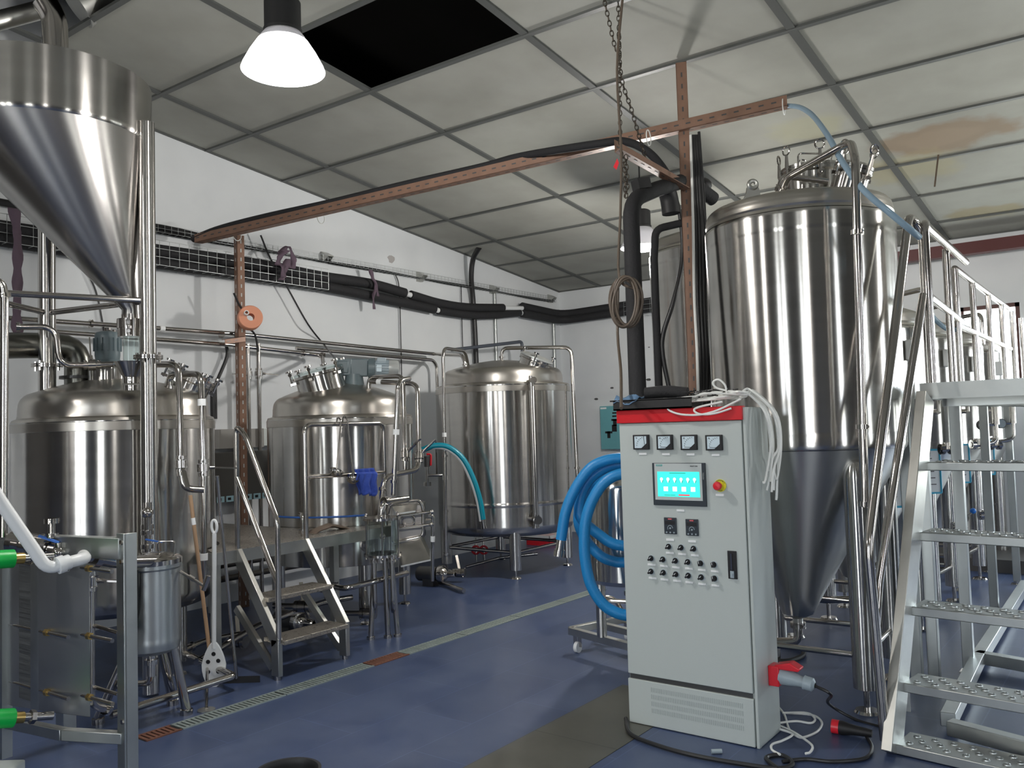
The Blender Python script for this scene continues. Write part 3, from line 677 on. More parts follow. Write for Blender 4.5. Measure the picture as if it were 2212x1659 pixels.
# emergency stop
p = cc_(853, 712); es = obj('emergency_stop', MB().cyl((p.x, CY, p.z), (p.x, CY-.005, p.z), .0315, seg=32), YEL, door)
p2 = V((p.x-.001, 0, p.z)); obj('button', MB().lathe((p2.x, CY-.005, p2.z), [(.012, 0), (.012, .02), (.021, .024), (.0225, .034), (.018, .043), (.001, .045)], 28, (0, -1, 0)), REDP, es)
for s_, a in (('EMERGENCY', 0), ('STOP', math.pi)):
    n = len(s_)
    for j, ch in enumerate(s_):
        t = math.radians(90-(j-(n-1)/2)*15) if a == 0 else math.radians(270+(j-(n-1)/2)*15)
        o_ = text(ch, .0095, (p.x+math.cos(t)*.0265, CY-.0056, p.z+math.sin(t)*.0265), math.pi/2, 0, INK, es)
        o_.rotation_euler = Matrix.Rotation(math.pi/2, 3, 'X').to_euler(); o_.rotation_euler = (Matrix.Rotation(-(t-math.pi/2) if a == 0 else -(t-1.5*math.pi), 3, 'Y') @ Matrix.Rotation(math.pi/2, 3, 'X')).to_euler()
obj('name_plate', tagplate(850, 789, 66), PAPER, door)
for k, (u0, v0, u1, v1) in enumerate([(402, 972, 496, 1106), (577, 985, 674, 1120)]):
    r = crect(u0, v0, u1, v1, 0, .008); kp = obj('drive_keypad', mbx(MB(), r), CHAR, door, bevel=.002)
    x0, x1, _, _, z0, z1 = r; w = x1-x0; hh = z1-z0; y = CY-.0085; cx_ = (x0+x1)/2
    obj('logo_plate', MB().box(cx_-w*.16, cx_+w*.16, y-.0005, y, z1-hh*.13, z1-hh*.05), REDP, kp)
    text('Danfoss', .0055, (cx_, y-.001, z1-hh*.09), math.pi/2, 0, WHITEP, kp)
    obj('display', MB().box(x0+w*.1, x1-w*.1, y-.0004, y, z0+hh*.58, z0+hh*.80), INK, kp)
    m_ = MB()
    for j in range(8): a = math.radians(200-j*27); m_.sph((cx_+math.cos(a)*w*.2, y, z0+hh*.36+math.sin(a)*w*.2), .0028, 8)
    for j in (-1, 0, 1): m_.cyl((cx_+j*w*.3, y-.001, z0+hh*.1), (cx_+j*w*.3, y+.001, z0+hh*.1), .0042, seg=12)
    m_.cyl((cx_, y-.001, z0+hh*.36), (cx_, y+.001, z0+hh*.36), .005, seg=12)
    obj('key', m_, GREYP, kp); obj('name_plate', tagplate((445, 625)[k], (1153, 1166)[k]), PAPER, door)
kn = [(435, 1208, 45), (536, 1216, 45), (638, 1225, 45)]+[(292, 1303, 45), (388, 1312, 45), (490, 1323, 45), (591, 1333, 45), (695, 1344, -8), (803, 1355, -8)]+[(292, 1410, 45), (392, 1420, 45), (494, 1433, 45), (595, 1444, 45), (700, 1457, 45), (808, 1467, -8)]
lb = [(443, 1260), (543, 1270), (647, 1280)]+[(294, 1356), (395, 1367), (492, 1378), (598, 1388), (704, 1399), (809, 1410)]+[(303, 1465), (399, 1477), (502, 1488), (602, 1500), (707, 1514), (814, 1526)]
for (u, v, a), (lu, lv) in zip(kn, lb):
    p = cc_(u, v); d = V((math.sin(math.radians(a)), 0, math.cos(math.radians(a))))
    k_ = obj('selector_knob', MB().cyl((p.x, CY, p.z), (p.x, CY-.008, p.z), .0145, seg=20).cyl((p.x, CY-.008, p.z), (p.x, CY-.014, p.z), .0115, seg=20).bar(V((p.x, CY-.02, p.z))-d*.0125, V((p.x, CY-.02, p.z))+d*.0125, .016, .008), INK, door)
    obj('pointer', MB().bar(V((p.x, CY-.0285, p.z))+d*.001, V((p.x, CY-.0285, p.z))+d*.012, .002, .0028), PAPER, k_)
    obj('knob_ring', MB().lathe((p.x, CY, p.z), [(.0145, 0), (.0175, 0), (.0175, .004), (.0145, .005)], 24, (0, -1, 0)), GREYP, k_)
    obj('name_plate', tagplate(lu, lv, 62, 15), PAPER, door)
r = crect(921, 1244, 985, 1472, 0, .006); hl = obj('door_handle', mbx(MB(), r), INK, door, bevel=.002)
x0, x1, _, _, z0, z1 = r; cx_ = (x0+x1)/2
obj('lever', MB().bar((cx_, CY-.012, z0+.045), (cx_, CY-.012, z1-.012), .008, .012), PIPE, hl)
obj('lock', MB().box(cx_-.009, cx_+.009, CY-.014, CY-.004, z0+.006, z0+.04).cyl((cx_, CY-.02, z0+.024), (cx_, CY-.014, z0+.024), .006), GREYP, hl)
# red socket and plug on the side of the cabinet
s0 = PX(1665, 1455, X1)
sk = obj('wall_socket', MB().box(X1, X1+.055, s0.y-.04, s0.y+.04, s0.z-.05, s0.z+.05), REDP, cab, bevel=.005)
obj('socket_cap', MB().prism([(X1+.03, s0.y-.035, s0.z+.055), (X1+.11, s0.y-.035, s0.z+.075), (X1+.16, s0.y-.035, s0.z+.05), (X1+.15, s0.y-.035, s0.z+.035), (X1+.05, s0.y-.035, s0.z+.035)], (0, .07, 0)), REDP, sk, bevel=.006)
pa, pb = V((X1+.05, s0.y, s0.z-.002)), V((X1+.215, s0.y-.0, s0.z-.025))
dd = (pb-pa).normalized()
plug = thing('power_plug', 'grey plug pushed into the red socket on the cabinet side', 'plug', pa)
obj('plug_body', MB().lathe(pa, [(.001, 0), (.042, .0), (.042, .012), (.036, .05), (.027, .10), (.026, .12), (.001, .121)], 28, dd), GREYP, plug)
obj('collar', MB().lathe(pa, [(.036, .118), (.034, .125), (.033, .16), (.015, .172)], 12, dd), GREYP, plug)
obj('lead', MB().tube(spline([pb, pb+dd*.08+V((0, 0, -.02)), F(1790, 1520, .08), F(1850, 1555, .006), F(1930, 1580, .006), F(1985, 1625, .006)], 8), .008, 8, 0), CABLE, plug)
# ================================================================== HANGING LAMPS
def lamp(name, label, c, r, zr, watts, seen=True):
    """high-bay lamp: black driver housing, bell shade, glowing opening"""
    x, y = c; zc = cz(x, y)
    t = thing(name, label, 'lamp', (x, y, zr), None)
    pr = [(r, 0), (r*.97, .02), (r*.80, r*.42), (r*.62, r*.70), (r*.60, r*.70), (r*.78, r*.40), (r*.95, .018), (r*.985, 0)]
    sh = obj('shade', MB().lathe((x, y, zr), pr, 48), LAMPE if seen else LAMPS, t)
    obj('shade_neck', MB().lathe((x, y, zr), [(r*.61, r*.69), (r*.55, r*.80), (r*.44, r*.95), (r*.42, r*.95), (r*.53, r*.77), (r*.60, r*.69)], 48), LAMPS, sh)
    obj('housing', MB().lathe((x, y, zr), [(.001, r*.9), (r*.46, r*.9), (r*.47, r*1.0), (r*.44, r*1.02), (r*.44, r*1.7), (r*.38, r*1.75), (.001, r*1.75)], 36), DARKM if False else BLACK, t)
    obj('bulb', MB().lathe((x, y, zr), [(r*.80, .01), (r*.7, -.012), (r*.35, -.03), (.001, -.035)], 36), LAMPG, t)
    obj('cord', MB().cyl((x, y, zr+r*1.7), (x, y, zc), .008, seg=8), BLACK, t)
    l = bpy.data.lights.new('lamp_light', 'POINT'); l.energy = watts; l.color = (1, .965, .92); l.shadow_soft_size = r*.5
    o = bpy.data.objects.new('lamp_light', l); COL.link(o); o.parent = t; o.location = (0, 0, -.16)
    return t
lamp('high_bay_lamp', 'large glowing high bay lamp hanging below the open ceiling hatch', (-3.55, 2.81), .215, 3.50, 95)
lamp('high_bay_lamp', 'distant glowing high bay lamp beside the black insulated riser pipe', (-3.80, 7.17), .205, 3.26, 130, False)
lamp('high_bay_lamp', 'added unseen fill lamp beyond the right picture edge over the catwalk', (1.0, 6.6), .205, 3.3, 80, False)  # added lamp out of view, brightens the back wall and small fermenters
lamp('high_bay_lamp', 'added unseen fill lamp behind the viewer, nearer the left wall', (-4.6, -1.8), .215, 3.8, 95)  # invented lamp behind the camera, lifts the walls and ceiling
lamp('high_bay_lamp', 'added unseen fill lamp behind the viewer, nearer the right wall', (1.5, -1.2), .215, 3.8, 80)  # another invented lamp out of view, more fill for walls and ceiling
# ================================================================== PIPE HELPERS
def pipe(label, pts, r=.019, clamps=(), valves=(), group=None, bend=.07, cat='pipe', name='steel_pipe', m=PIPE, tags=()):
    """one pipe run; clamps / valves / tags are point indices with a fraction (2.4 = 40 % from point 2 to 3)"""
    P = [V(p) for p in pts]
    def at(f):
        i = min(int(f), len(P)-2); d = P[i+1]-P[i]; return P[i]+d*(f-i), d.normalized()
    if not clamps and not valves and not tags:
        return solo(name, MB().tube(P, r, 14, bend), m, label, cat, group)
    t = thing(name, label, cat, P[0], group)
    obj('run', MB().tube(P, r, 14, bend), m, t)
    for f in clamps:
        p, d = at(f); obj('clamp', MB().clamp(p, d, r), PIPE, t)
    for f, hd in valves:
        p, d = at(f); hd = V(hd).normalized()
        b = obj('valve', MB().cyl(p-d*r*1.1, p+d*r*1.1, r*1.9, seg=20).clamp(p-d*r*2.0, d, r).clamp(p+d*r*2.0, d, r), PIPE, t)
        obj('valve_handle', MB().cyl(p, p+hd*r*3.2, r*.6, seg=10).bar(p+hd*r*3, p+hd*r*9.5+d*r*.5, r*1.3, r*.45, d), PIPE, b)
    for f in tags:
        p, d = at(f); obj('tag', MB().cyl(p-d*.022, p+d*.022, r*1.25, seg=12), PAPER, t)
    return t
RT = _r.copy(); RT.z = 0; RT.normalize()            # camera right on the floor plan
FW = V((_fw.x, _fw.y, 0)).normalized()
# ================================================================== WORK PLATFORM WITH SMALL STAIRS
wp = thing('work_platform', 'low steel work platform with two steps and handrails between the kettles', 'platform', (-5.1, 3.6, 0))
arc = lambda c, r, a0, a1, n=14: [(c[0]+r*math.cos(math.radians(a0+(a1-a0)*k/n)), c[1]+r*math.sin(math.radians(a0+(a1-a0)*k/n))) for k in range(n+1)]
poly = [(-5.06, 3.36), (-5.06, 5.55), (-5.2, 5.55)]+arc(C2, .668, 15, -90)+[(-6.85, 4.55), (-6.85, 3.80)]+arc(C1, .675, 92, 28)
deckm = mat('wet_tread_plate', (.36, .33, .29), .3, .6, noise=(45, .35, (1, 1, 1)), bump=(70, .7))
obj('deck', MB().prism([(x, y, .79) for x, y in poly], (0, 0, .03)), deckm, wp)
mb = MB().box(-5.075, -5.055, 3.36, 5.55, .735, .818).box(-5.3, -5.06, 5.54, 5.555, .735, .818)
mb.bar((-5.06, 3.365, .775), (-5.24, 3.365, .775), .012, .08)
obj('edge_beam', mb, DULL, wp); obj('edge_beam', MB().box(-6.86, -6.84, 3.8, 4.56, .735, .80), DULL, wp)
for x, y in ((-5.11, 3.41), (-5.11, 4.45), (-6.8, 3.85), (-6.8, 4.5)):
    l = obj('leg', MB().box(x-.025, x+.025, y-.025, y+.025, .03, .79), DULL, wp); obj('foot', MB().cyl((x, y, 0), (x, y, .03), .022), PIPE, l)
for y in (3.56, 4.14):
    s_ = obj('stringer', MB().bar((-5.08, y, .80), (-4.655, y, .235), .035, .085).box(-4.70, -4.625, y-.0175, y+.0175, .025, .26), DULL, wp, bevel=.003)
    obj('foot', MB().cyl((-4.66, y, 0), (-4.66, y, .03), .02), PIPE, s_)
    obj('back_brace', MB().bar((-5.09, y, .42), (-4.70, y, .07), .03, .05), DULL, wp)
for x, z in ((-4.86, .515), (-4.70, .255)):
    obj('tread', MB().box(x-.12, x+.10, 3.575, 4.125, z-.03, z), deckm, wp, bevel=.004)
r_ = .0185
obj('handrail', MB().tube([(-5.07, 3.56, .82), (-5.07, 3.56, 1.665), (-4.97, 3.56, 1.60), (-4.635, 3.56, 1.03), (-4.64, 3.56, .24)], r_, 14, .05), PIPE, wp)
obj('mid_rail', MB().tube([(-5.07, 3.56, 1.31), (-4.64, 3.56, .62)], r_, 14, 0), PIPE, wp)
z2 = PX(730, 916, -5.09).z
obj('handrail', MB().tube([(-5.08, 4.16, .82), (-5.08, 4.16, z2), (-5.12, 5.02, z2), (-5.12, 5.02, .82)], r_, 14, .07), PIPE, wp)
z3 = PX(700, 1027, -5.08).z
obj('mid_rail', MB().tube([(-5.08, 4.16, z3), (-5.12, 5.02, z3-.02)], r_*.9, 14, 0), PIPE, wp)
obj('handrail', MB().tube([(-6.82, 3.86, .82), (-6.82, 3.86, 1.66), (-6.82, 4.52, 1.66), (-6.82, 4.52, .82)], r_, 14, .07), PIPE, wp)
obj('mid_rail', MB().tube([(-6.82, 3.86, 1.25), (-6.82, 4.52, 1.25)], r_*.9, 14, 0), PIPE, wp)
# ladles, cloth on the platform rail
rx = -5.085
def ladle(label, px, bowl, dp=.0):
    a = PX(px[0], px[1], rx+.03); b = PX(bowl[0], bowl[1], rx+.06)
    t = thing('ladle', label, 'ladle', b, None)
    obj('handle', MB().tube([a+V((-.05, 0, -.04)), a+V((-.03, 0, .03)), a+V((.01, 0, .0)), b+V((0, 0, .0))], .006, 8, .02), PIPE, t)
    R_ = .055; pr = [(R_*math.sin(k*math.pi/14), -R_*math.cos(k*math.pi/14)) for k in range(8)]+[(R_*.96*math.sin((7-k)*math.pi/14), -R_*.96*math.cos((7-k)*math.pi/14)) for k in range(8)]
    obj('bowl', MB().lathe(b+V((0, 0, -.01)), pr, 28, (.45, .1, .85)), PIPE, t)
ladle('short steel ladle hooked on the platform handrail, nearer the stairs', (735, 908), (727, 1013))
ladle('long steel ladle hooked on the platform handrail beside the blue cloth', (748, 905), (763, 1028))
cb = PX(788, 1012, rx+.03)
vs, fs = [], []
NU, NV = 13, 15
for j in range(NV):
    for i in range(NU):
        u = i/(NU-1)-.5; t = j/(NV-1); dx = .03+.015*math.sin(i*1.7+t*3)+.03*t*t*math.cos(i)
        vs.append((rx+(.022 if j > 2 else -.0)+dx*.6, cb.y+u*.20*(1+.15*math.sin(t*3))+.01*math.sin(t*9), z3+.03-.215*t+(.015 if i % 3 == 0 else 0)*t-.03*t*u))
for j in range(NV-1):
    for i in range(NU-1): a = j*NU+i; fs.append((a, a+1, a+NU+1, a+NU))
co = solo('cloth', MB().add(vs, fs), CLOTH, 'bright blue cloth hung over the platform mid rail', 'cloth')
sm = co.modifiers.new('thickness', 'SOLIDIFY'); sm.thickness = .006
# ================================================================== WALL PANELS BEHIND THE PLATFORM
WX = XW+.06
def wq(px, py, X=WX): return PX(px, py, X)
a, b = wq(462, 928), wq(560, 966)
solo('cable_duct', MB().box(XW, XW+.14, a.y, b.y, b.z, a.z), BENCH, 'long beige grey trunking box on the wall behind the platform', 'box', bevel=.004)
a, b = wq(561, 926), wq(594, 962)
t = thing('switch_box', 'pale grey switch box with a dark socket on the wall', 'box', (XW, a.y, b.z))
obj('enclosure', MB().box(XW, XW+.12, a.y, b.y, b.z, a.z), GBOX, t, bevel=.006)
obj('socket', MB().box(XW+.12, XW+.135, (a.y+b.y)/2, b.y-.015, b.z+.03, a.z-.035).cyl((XW+.135, (a.y+b.y)/2+.04, (a.z+b.z)/2), (XW+.15, (a.y+b.y)/2+.04, (a.z+b.z)/2), .02), DARKM, t)
a, b = wq(462, 978, XW+.2), wq(582, 1075, XW+.2)
t = thing('notice_board', 'dark grey board with a row of pale blue labels behind the stairs', 'board', (XW+.2, a.y, b.z))
obj('board', MB().box(XW+.16, XW+.2, a.y, b.y, b.z, a.z), DARKB, t, bevel=.01)
obj('bracket', MB().box(XW, XW+.16, a.y+.1, a.y+.14, b.z+.1, b.z+.14).box(XW, XW+.16, b.y-.14, b.y-.1, b.z+.1, b.z+.14), DULL, t)
for k in range(6):
    y0 = a.y+(b.y-a.y)*(.04+.165*k); o_ = obj('label', MB().box(XW+.2, XW+.203, y0, y0+(b.y-a.y)*.13, b.z-.0, b.z+.055), mat('pale_blue_label', (.35, .55, .62), .5) if k == 0 else MATS['pale_blue_label'], t)
    obj('mark', MB().box(XW+.2032, XW+.2036, y0+.015, y0+.05, b.z+.015, b.z+.04), INK, o_)
# ================================================================== LONG WALL PIPES
WP = XW+.16
def wl(*pts, X=WP): return [PX(p[0], p[1], p[2] if len(p) > 2 else X) for p in pts]
pipe('long upper stainless pipe along the left wall towards the corner tank', wl((-60, 682), (340, 709), (520, 722), (940, 765))+[D(1000, 768, 9.5), D(1008, 800, 9.5)], .021, clamps=(.6, 4.6), tags=(1.05,), bend=.09)
q2 = wl((120, 717), (500, 745), (662, 764))
pipe('lower stainless pipe along the left wall, dropping to the glazed manway', q2+[PX(696, 768, WP+.05), D(703, 815, 7.9)], .021, clamps=(1.05, 1.95, 3.0), bend=.08)
pipe('stainless pipe crossing behind the gear motor and dropping beside the corner tank', wl((640, 752), (935, 778))+[PX(943, 790, WP), PX(949, 968, WP)]+[PX(958, 985, WP), PX(975, 985, WP)], .021, clamps=(2.95,), bend=.09, tags=(2.85,))
for px, nm in ((537, 'nearer the brown post'), (560, 'farther from the brown post')):
    a, b = PX(px-2, 742, WP), PX(px+6, 1180, WP)
    pipe('upright stainless pipe with a butterfly valve on the wall, '+nm, [(WP, a.y, a.z), (WP, a.y, .02)], .021, clamps=(), valves=((.12, (0.2, 1 if px == 560 else -1, 0)),))
pipe('slim stainless pipe looping up to the corner tank dome, left side', [D(963, 1140, 9.05), D(960, 960, 9.05), D(957, 752, 9.05), D(1005, 758, 9.6), D(1012, 795, 9.75)], .019, clamps=(.2, .95), tags=(1.1, .6), bend=.10)
pipe('slim stainless pipe leaving the corner tank top and running down its right side', [D(1084, 780, 9.8), D(1084, 752, 9.8), D(1234, 750, 9.6), D(1248, 1040, 9.6), D(1250, 1110, 9.6)], .022, clamps=(.3, 2.9), bend=.10)
pipe('stainless pipe standing in front of the corner tank on its left', [D(963, 1200, 8.9), D(961, 978, 8.9)], .019, clamps=(.02, .97))
pipe('dark plastic pipe above the corner tank', [PX(975, 756, WP), PX(1127, 738, WP+.3), PX(1129, 765, WP+.3)], .022, m=mat('dark_pvc', (.07, .08, .10), .4), bend=.04)
# pipes beside kettle 1
pipe('bent stainless pipe with clamps at the right of the leftmost kettle', [D(325, 838, 6.2), D(325, 787, 6.15), D(385, 787, 5.98), D(392, 1010, 5.92), D(396, 1056, 5.9), D(440, 1058, 5.9)], .0215, clamps=(3.3,), valves=((2.97, (.9, -.3, -.8)),), bend=.07)
pipe('second bent stainless pipe at the right of the leftmost kettle', [D(366, 845, 6.3), D(366, 808, 6.3), D(434, 808, 6.0), D(440, 1015, 5.95), D(440, 1250, 5.95)], .0215, clamps=(.2,), valves=((2.98, (.5, .9, 0)),), bend=.07, tags=(3.8, 2.3))
pipe('S-shaped stainless pipe behind the hopper tube on the leftmost kettle', [D(38, 706, 6.35), D(120, 706, 6.35), D(128, 790, 6.35), D(245, 787, 6.35)], .0205, clamps=(.02,), valves=((2.6, (-.3, 0, 1)),), bend=.09)
pipe('upright stainless pipe at the left picture edge', [D(-40, 606, 5.0), D(4, 606, 5.0), D(10, 640, 5.0), D(8, 1160, 5.0)], .019, clamps=(1.95,), bend=.07)
pipe('slim sight pipe standing before the nearer hopper column', [D(318, 1085, 5.7), D(318, 1190, 5.7)], .024, clamps=(.2, .5, .9))
# pipes in front of kettle 2
pipe('tall bent pipe rising before the stairs kettle, leftmost of the set', [D(850, 1070, 6.95), D(860, 822, 6.95), D(884, 818, 7.1)], .021, clamps=(.12,), tags=(.55,), bend=.09)
pipe('bent pipe before the stairs kettle, middle of the set', [D(797, 855, 7.6), D(797, 815, 7.6), D(870, 812, 7.35), D(875, 990, 7.2), D(875, 1015, 7.2)], .021, clamps=(.2,), valves=((2.96, (.9, .4, 1)),), bend=.07)
pipe('bent pipe before the stairs kettle, rightmost of the set', [D(800, 824, 7.55), D(902, 829, 7.3), D(905, 990, 7.15), D(902, 1015, 7.1), D(830, 1030, 6.9), D(820, 1120, 6.8)], .021, clamps=(4.3,), valves=((1.97, (.8, .6, 1)),), tags=(.2,), bend=.08)
pipe('short thick pipe leading into the glass strainer', [D(880, 1077, 6.9), D(826, 1084, 6.7), D(823, 1125, 6.7)], .024, clamps=(.9,), bend=.08)
# low pipes beneath the kettles
for i, (lab, pts, r) in enumerate([
    ('low pipe running along the floor behind the stairs', [F(425, 1430, .12), F(560, 1350, .20), F(700, 1300, .22), F(760, 1290, .22)], .024),
    ('low pipe with a bend under the stairs kettle', [D(700, 1262, 6.9), D(745, 1272, 6.6), D(808, 1256, 6.7), D(880, 1238, 7.0)], .022),
    ('dark pipe low along the left wall', [V((-7.05, 2.2, .26)), V((-7.05, 6.3, .26))], .03),
    ('second dark pipe low along the left wall', [V((-7.05, 2.2, .40)), V((-7.05, 6.8, .38))], .03),
    ('low pipe beneath the leftmost kettle', [F(385, 1410, .12), F(440, 1385, .15), F(520, 1370, .15)], .022),
    ('thin pipe on the floor before the corner tank', [F(950, 1258, .03), F(1002, 1276, .03)], .022),
    ('low pipe under the corner tank', [F(1005, 1225, .12), F(1080, 1205, .12), F(1160, 1196, .12)], .018)]):
    pipe(lab, pts, r, clamps=(.5,) if i in (0, 1, 4) else (), m=PIPE if i not in (2, 3) else mat('dark_steel_pipe', (.12, .11, .10), .35, .8) if i == 2 else MATS['dark_steel_pipe'])
def pump(label, base, d, s=1.):
    """small centrifugal pump lying along direction d"""
    d = V(d).normalized(); b = V(base); t = thing('pump', label, 'pump', (b.x, b.y, 0)); c = b+V((0, 0, .12*s))
    obj('volute', MB().lathe(c, [(.001, 0), (.05*s, 0), (.085*s, .02*s), (.09*s, .05*s), (.09*s, .07*s), (.075*s, .075*s), (.06*s, .10*s), (.035*s, .12*s), (.03*s, .19*s), (.02*s, .20*s)], 32, d), PIPE, t)
    obj('motor', MB().lathe(c, [(.07*s, 0), (.075*s, -.05*s), (.075*s, -.2*s), (.06*s, -.22*s), (.001, -.22*s)], 28, d), DARKM, t)
    obj('foot', MB().bar(c-d*.14*s+V((0, 0, -.075*s)), c-d*.02*s+V((0, 0, -.075*s)), .12*s, .09*s, (0, 0, 1)).box(b.x-.01, b.x+.01, b.y-.01, b.y+.01, 0, .04*s), DARKM, t)
    return t
pump('small steel pump on the floor beneath the steps', F(640, 1375, 0), (.95, .05, 0))
pump('small steel pump on the floor left of the corner tank', F(945, 1265, 0), (.9, .3, 0))
for lab, p, d in (('butterfly valve on the floor pipe beneath the leftmost kettle, behind the paddle', F(515, 1385, .10), (1, .3, 0)), ('butterfly valve on the low pipe right of the steps', F(795, 1325, .12), (1, .5, .0)), ('butterfly valve between the small pump and the corner tank', F(992, 1237, .10), (1, .4, 0)), ('butterfly valve under the small steps near the pump', F(655, 1310, .3), (1, .4, 0))):
    d = V(d).normalized(); t = thing('floor_valve', lab, 'valve', V(p))
    obj('body', MB().cyl(p-d*.03, p+d*.03, .045, seg=20).clamp(p-d*.05, d, .028).clamp(p+d*.05, d, .028).cyl(p-d*.25, p-d*.05, .022), PIPE, t)
    obj('handle', MB().bar(p+V((0, 0, .04)), p+V((-.06, .03, .17)), .028, .010), PIPE, t)
# ================================================================== GLASS STRAINER AND GRIST GRANT
sc_ = D(826, 1150, 6.72); sr = .137; st_, sb = D(826, 1122, 6.72).z, D(826, 1195, 6.72).z
gs = thing('glass_strainer', 'glass sight vessel with steel rods on three legs before the kettle', 'strainer', (sc_.x, sc_.y, 0))
obj('cylinder', MB().lathe((sc_.x, sc_.y, 0), [(sr*.9, sb), (sr*.9, st_)], 48), GLASS, gs)
obj('lid', MB().cyl((sc_.x, sc_.y, st_), (sc_.x, sc_.y, st_+.018), sr*1.08, seg=40), PIPE, gs)
obj('base_plate', MB().cyl((sc_.x, sc_.y, sb-.018), (sc_.x, sc_.y, sb), sr*1.06, seg=40), PIPE, gs)
for k in range(6):
    a = k*math.pi/3+.25; x, y = sc_.x+sr*1.02*math.cos(a), sc_.y+sr*1.02*math.sin(a)
    obj('tie_rod', MB().cyl((x, y, sb-.03), (x, y, st_+.035), .006, seg=8).sph((x, y, st_+.035), .014, 10).sph((x, y, sb-.03), .012, 10), PIPE, gs)
obj('spray_ball', MB().cyl((sc_.x, sc_.y, st_), (sc_.x, sc_.y, st_-.12), .007, seg=8).sph((sc_.x, sc_.y, st_-.13), .024, 14), PIPE, gs)
fz = F(838, 1378)
for k, (x, y, z) in enumerate([(fz.x, fz.y, .02), (sc_.x-.10, sc_.y-.05, .02), (sc_.x+.02, sc_.y+.12, .02)]):
    l = obj('leg', MB().cyl((sc_.x+(x-sc_.x)*.6, sc_.y+(y-sc_.y)*.6, sb-.01), (x, y, z), .021, seg=16), PIPE, gs)
    obj('foot', MB().cyl((x, y, 0), (x, y, .02), .032), PIPE, l)
for dx in (-.07, .07):
    p = sc_+RT*dx; obj('outlet_pipe', MB().tube([(p.x, p.y, sb), (p.x, p.y, .26), (p.x-.05, p.y+.05, .2)], .019, 12, .05).clamp((p.x, p.y, sb-.06), (0, 0, 1), .019), PIPE, gs)
go = D(885, 1150, 6.98)
gt = thing('spent_grain_chute', 'stainless hatch box with a sloping chute on the kettle front', 'chute', (go.x, go.y, D(885, 1220, 7).z))
def Q(px, py, d=7.0): return D(px, py, d)
hx = [Q(838, 1082), Q(917, 1082), Q(917, 1165), Q(845, 1170)]
obj('hatch_box', MB().prism([Q(843, 1090, 6.98), Q(912, 1088, 6.98), Q(914, 1165, 6.98), Q(845, 1172, 6.98)], FW*.25), STEEL, gt, bevel=.01)
obj('hatch_rim', MB().tube([Q(838, 1110, 6.95), Q(842, 1088, 6.95), Q(905, 1080, 6.95), Q(914, 1095, 6.95), Q(914, 1160, 6.95), Q(850, 1172, 6.95)], .012, 10, .05), PIPE, gt)
obj('top_hood', MB().prism([Q(848, 1098, 6.9), Q(902, 1090, 6.9), Q(898, 1106, 6.78), Q(857, 1112, 6.78)], V((0, 0, .012))), DULL, gt)
for y0 in (1110, 1137): obj('hatch_bar', MB().tube([Q(862, y0+4, 6.9), Q(932, y0-4, 6.9)], .011, 10, 0).sph(Q(932, y0-4, 6.9), .02, 10), PIPE, gt)
obj('handwheel', MB().torus(Q(882, 1125, 6.9), -FW, .05, .006, 24, 8), PIPE, gt)
obj('chute', MB().prism([Q(852, 1178, 6.95), Q(908, 1162, 6.95), Q(930, 1208, 6.7), Q(866, 1222, 6.7)], V((0, 0, -.012))).prism([Q(908, 1162, 6.95), Q(930, 1208, 6.7), Q(929, 1198, 6.7), Q(916, 1170, 6.9)], V((0, 0, .03))), DULL, gt)
pipe('thin tube dropping from the chute hatch to the floor', [Q(925, 1112, 6.9), Q(935, 1115, 6.9), Q(934, 1255, 6.95)], .014, tags=(1.35,), bend=.05)
# ================================================================== PLATE HEAT EXCHANGER AND ITS FRAME
A0, B0 = D(83, 1380, 4.75), D(195, 1385, 4.5); C0 = D(12, 1370, 5.05)
e1 = V((B0.x-A0.x, B0.y-A0.y, 0)); e2 = V((C0.x-A0.x, C0.y-A0.y, 0))
zt_, zb_ = D(83, 1212, 4.75).z, D(88, 1535, 4.75).z
hx_ = thing('plate_heat_exchanger', 'steel plate heat exchanger with tie rods at the lower left', 'heat exchanger', (A0.x, A0.y, 0))
def slab(o, u, v, z0, z1): o = V((o.x, o.y, 0)); return MB().prism([o+V((0, 0, z0)), o+u+V((0, 0, z0)), o+u+v+V((0, 0, z0)), o+v+V((0, 0, z0))], (0, 0, z1-z0))
n1, n2 = e1.normalized(), e2.normalized()
obj('cover_plate', slab(A0, e1, n2*.03, zb_, zt_), PLATE, hx_, bevel=.004)
pk = MB()
for k in range(30): pk.prism([V((0, 0, zb_+.03))+V((A0.x, A0.y, 0))+e2*(.1+.02*k)+n1*.02*(1+(k % 2)*.4), V((0, 0, zb_+.03))+V((A0.x, A0.y, 0))+e2*(.1+.02*k)+e1*.95, V((0, 0, zb_+.03))+V((A0.x, A0.y, 0))+e2*(.11+.02*k)+e1*.95, V((0, 0, zb_+.03))+V((A0.x, A0.y, 0))+e2*(.11+.02*k)+n1*.02*(1+(k % 2)*.4)], (0, 0, zt_-zb_-.06))
obj('plate_pack', pk, mat('plate_pack_steel', (.20, .205, .20), .5, .9, noise=(30, .5, (.1, .1, 8))), hx_)['kind'] = 'stuff'
obj('edge_strip', slab(A0-n1*.012, n1*.012, n2*.06, zb_, zt_), GALV, hx_); obj('end_plate', slab(A0+e2*.78, e1, e2*.2, zb_-.02, zt_+.02), PLATE, hx_, bevel=.004)
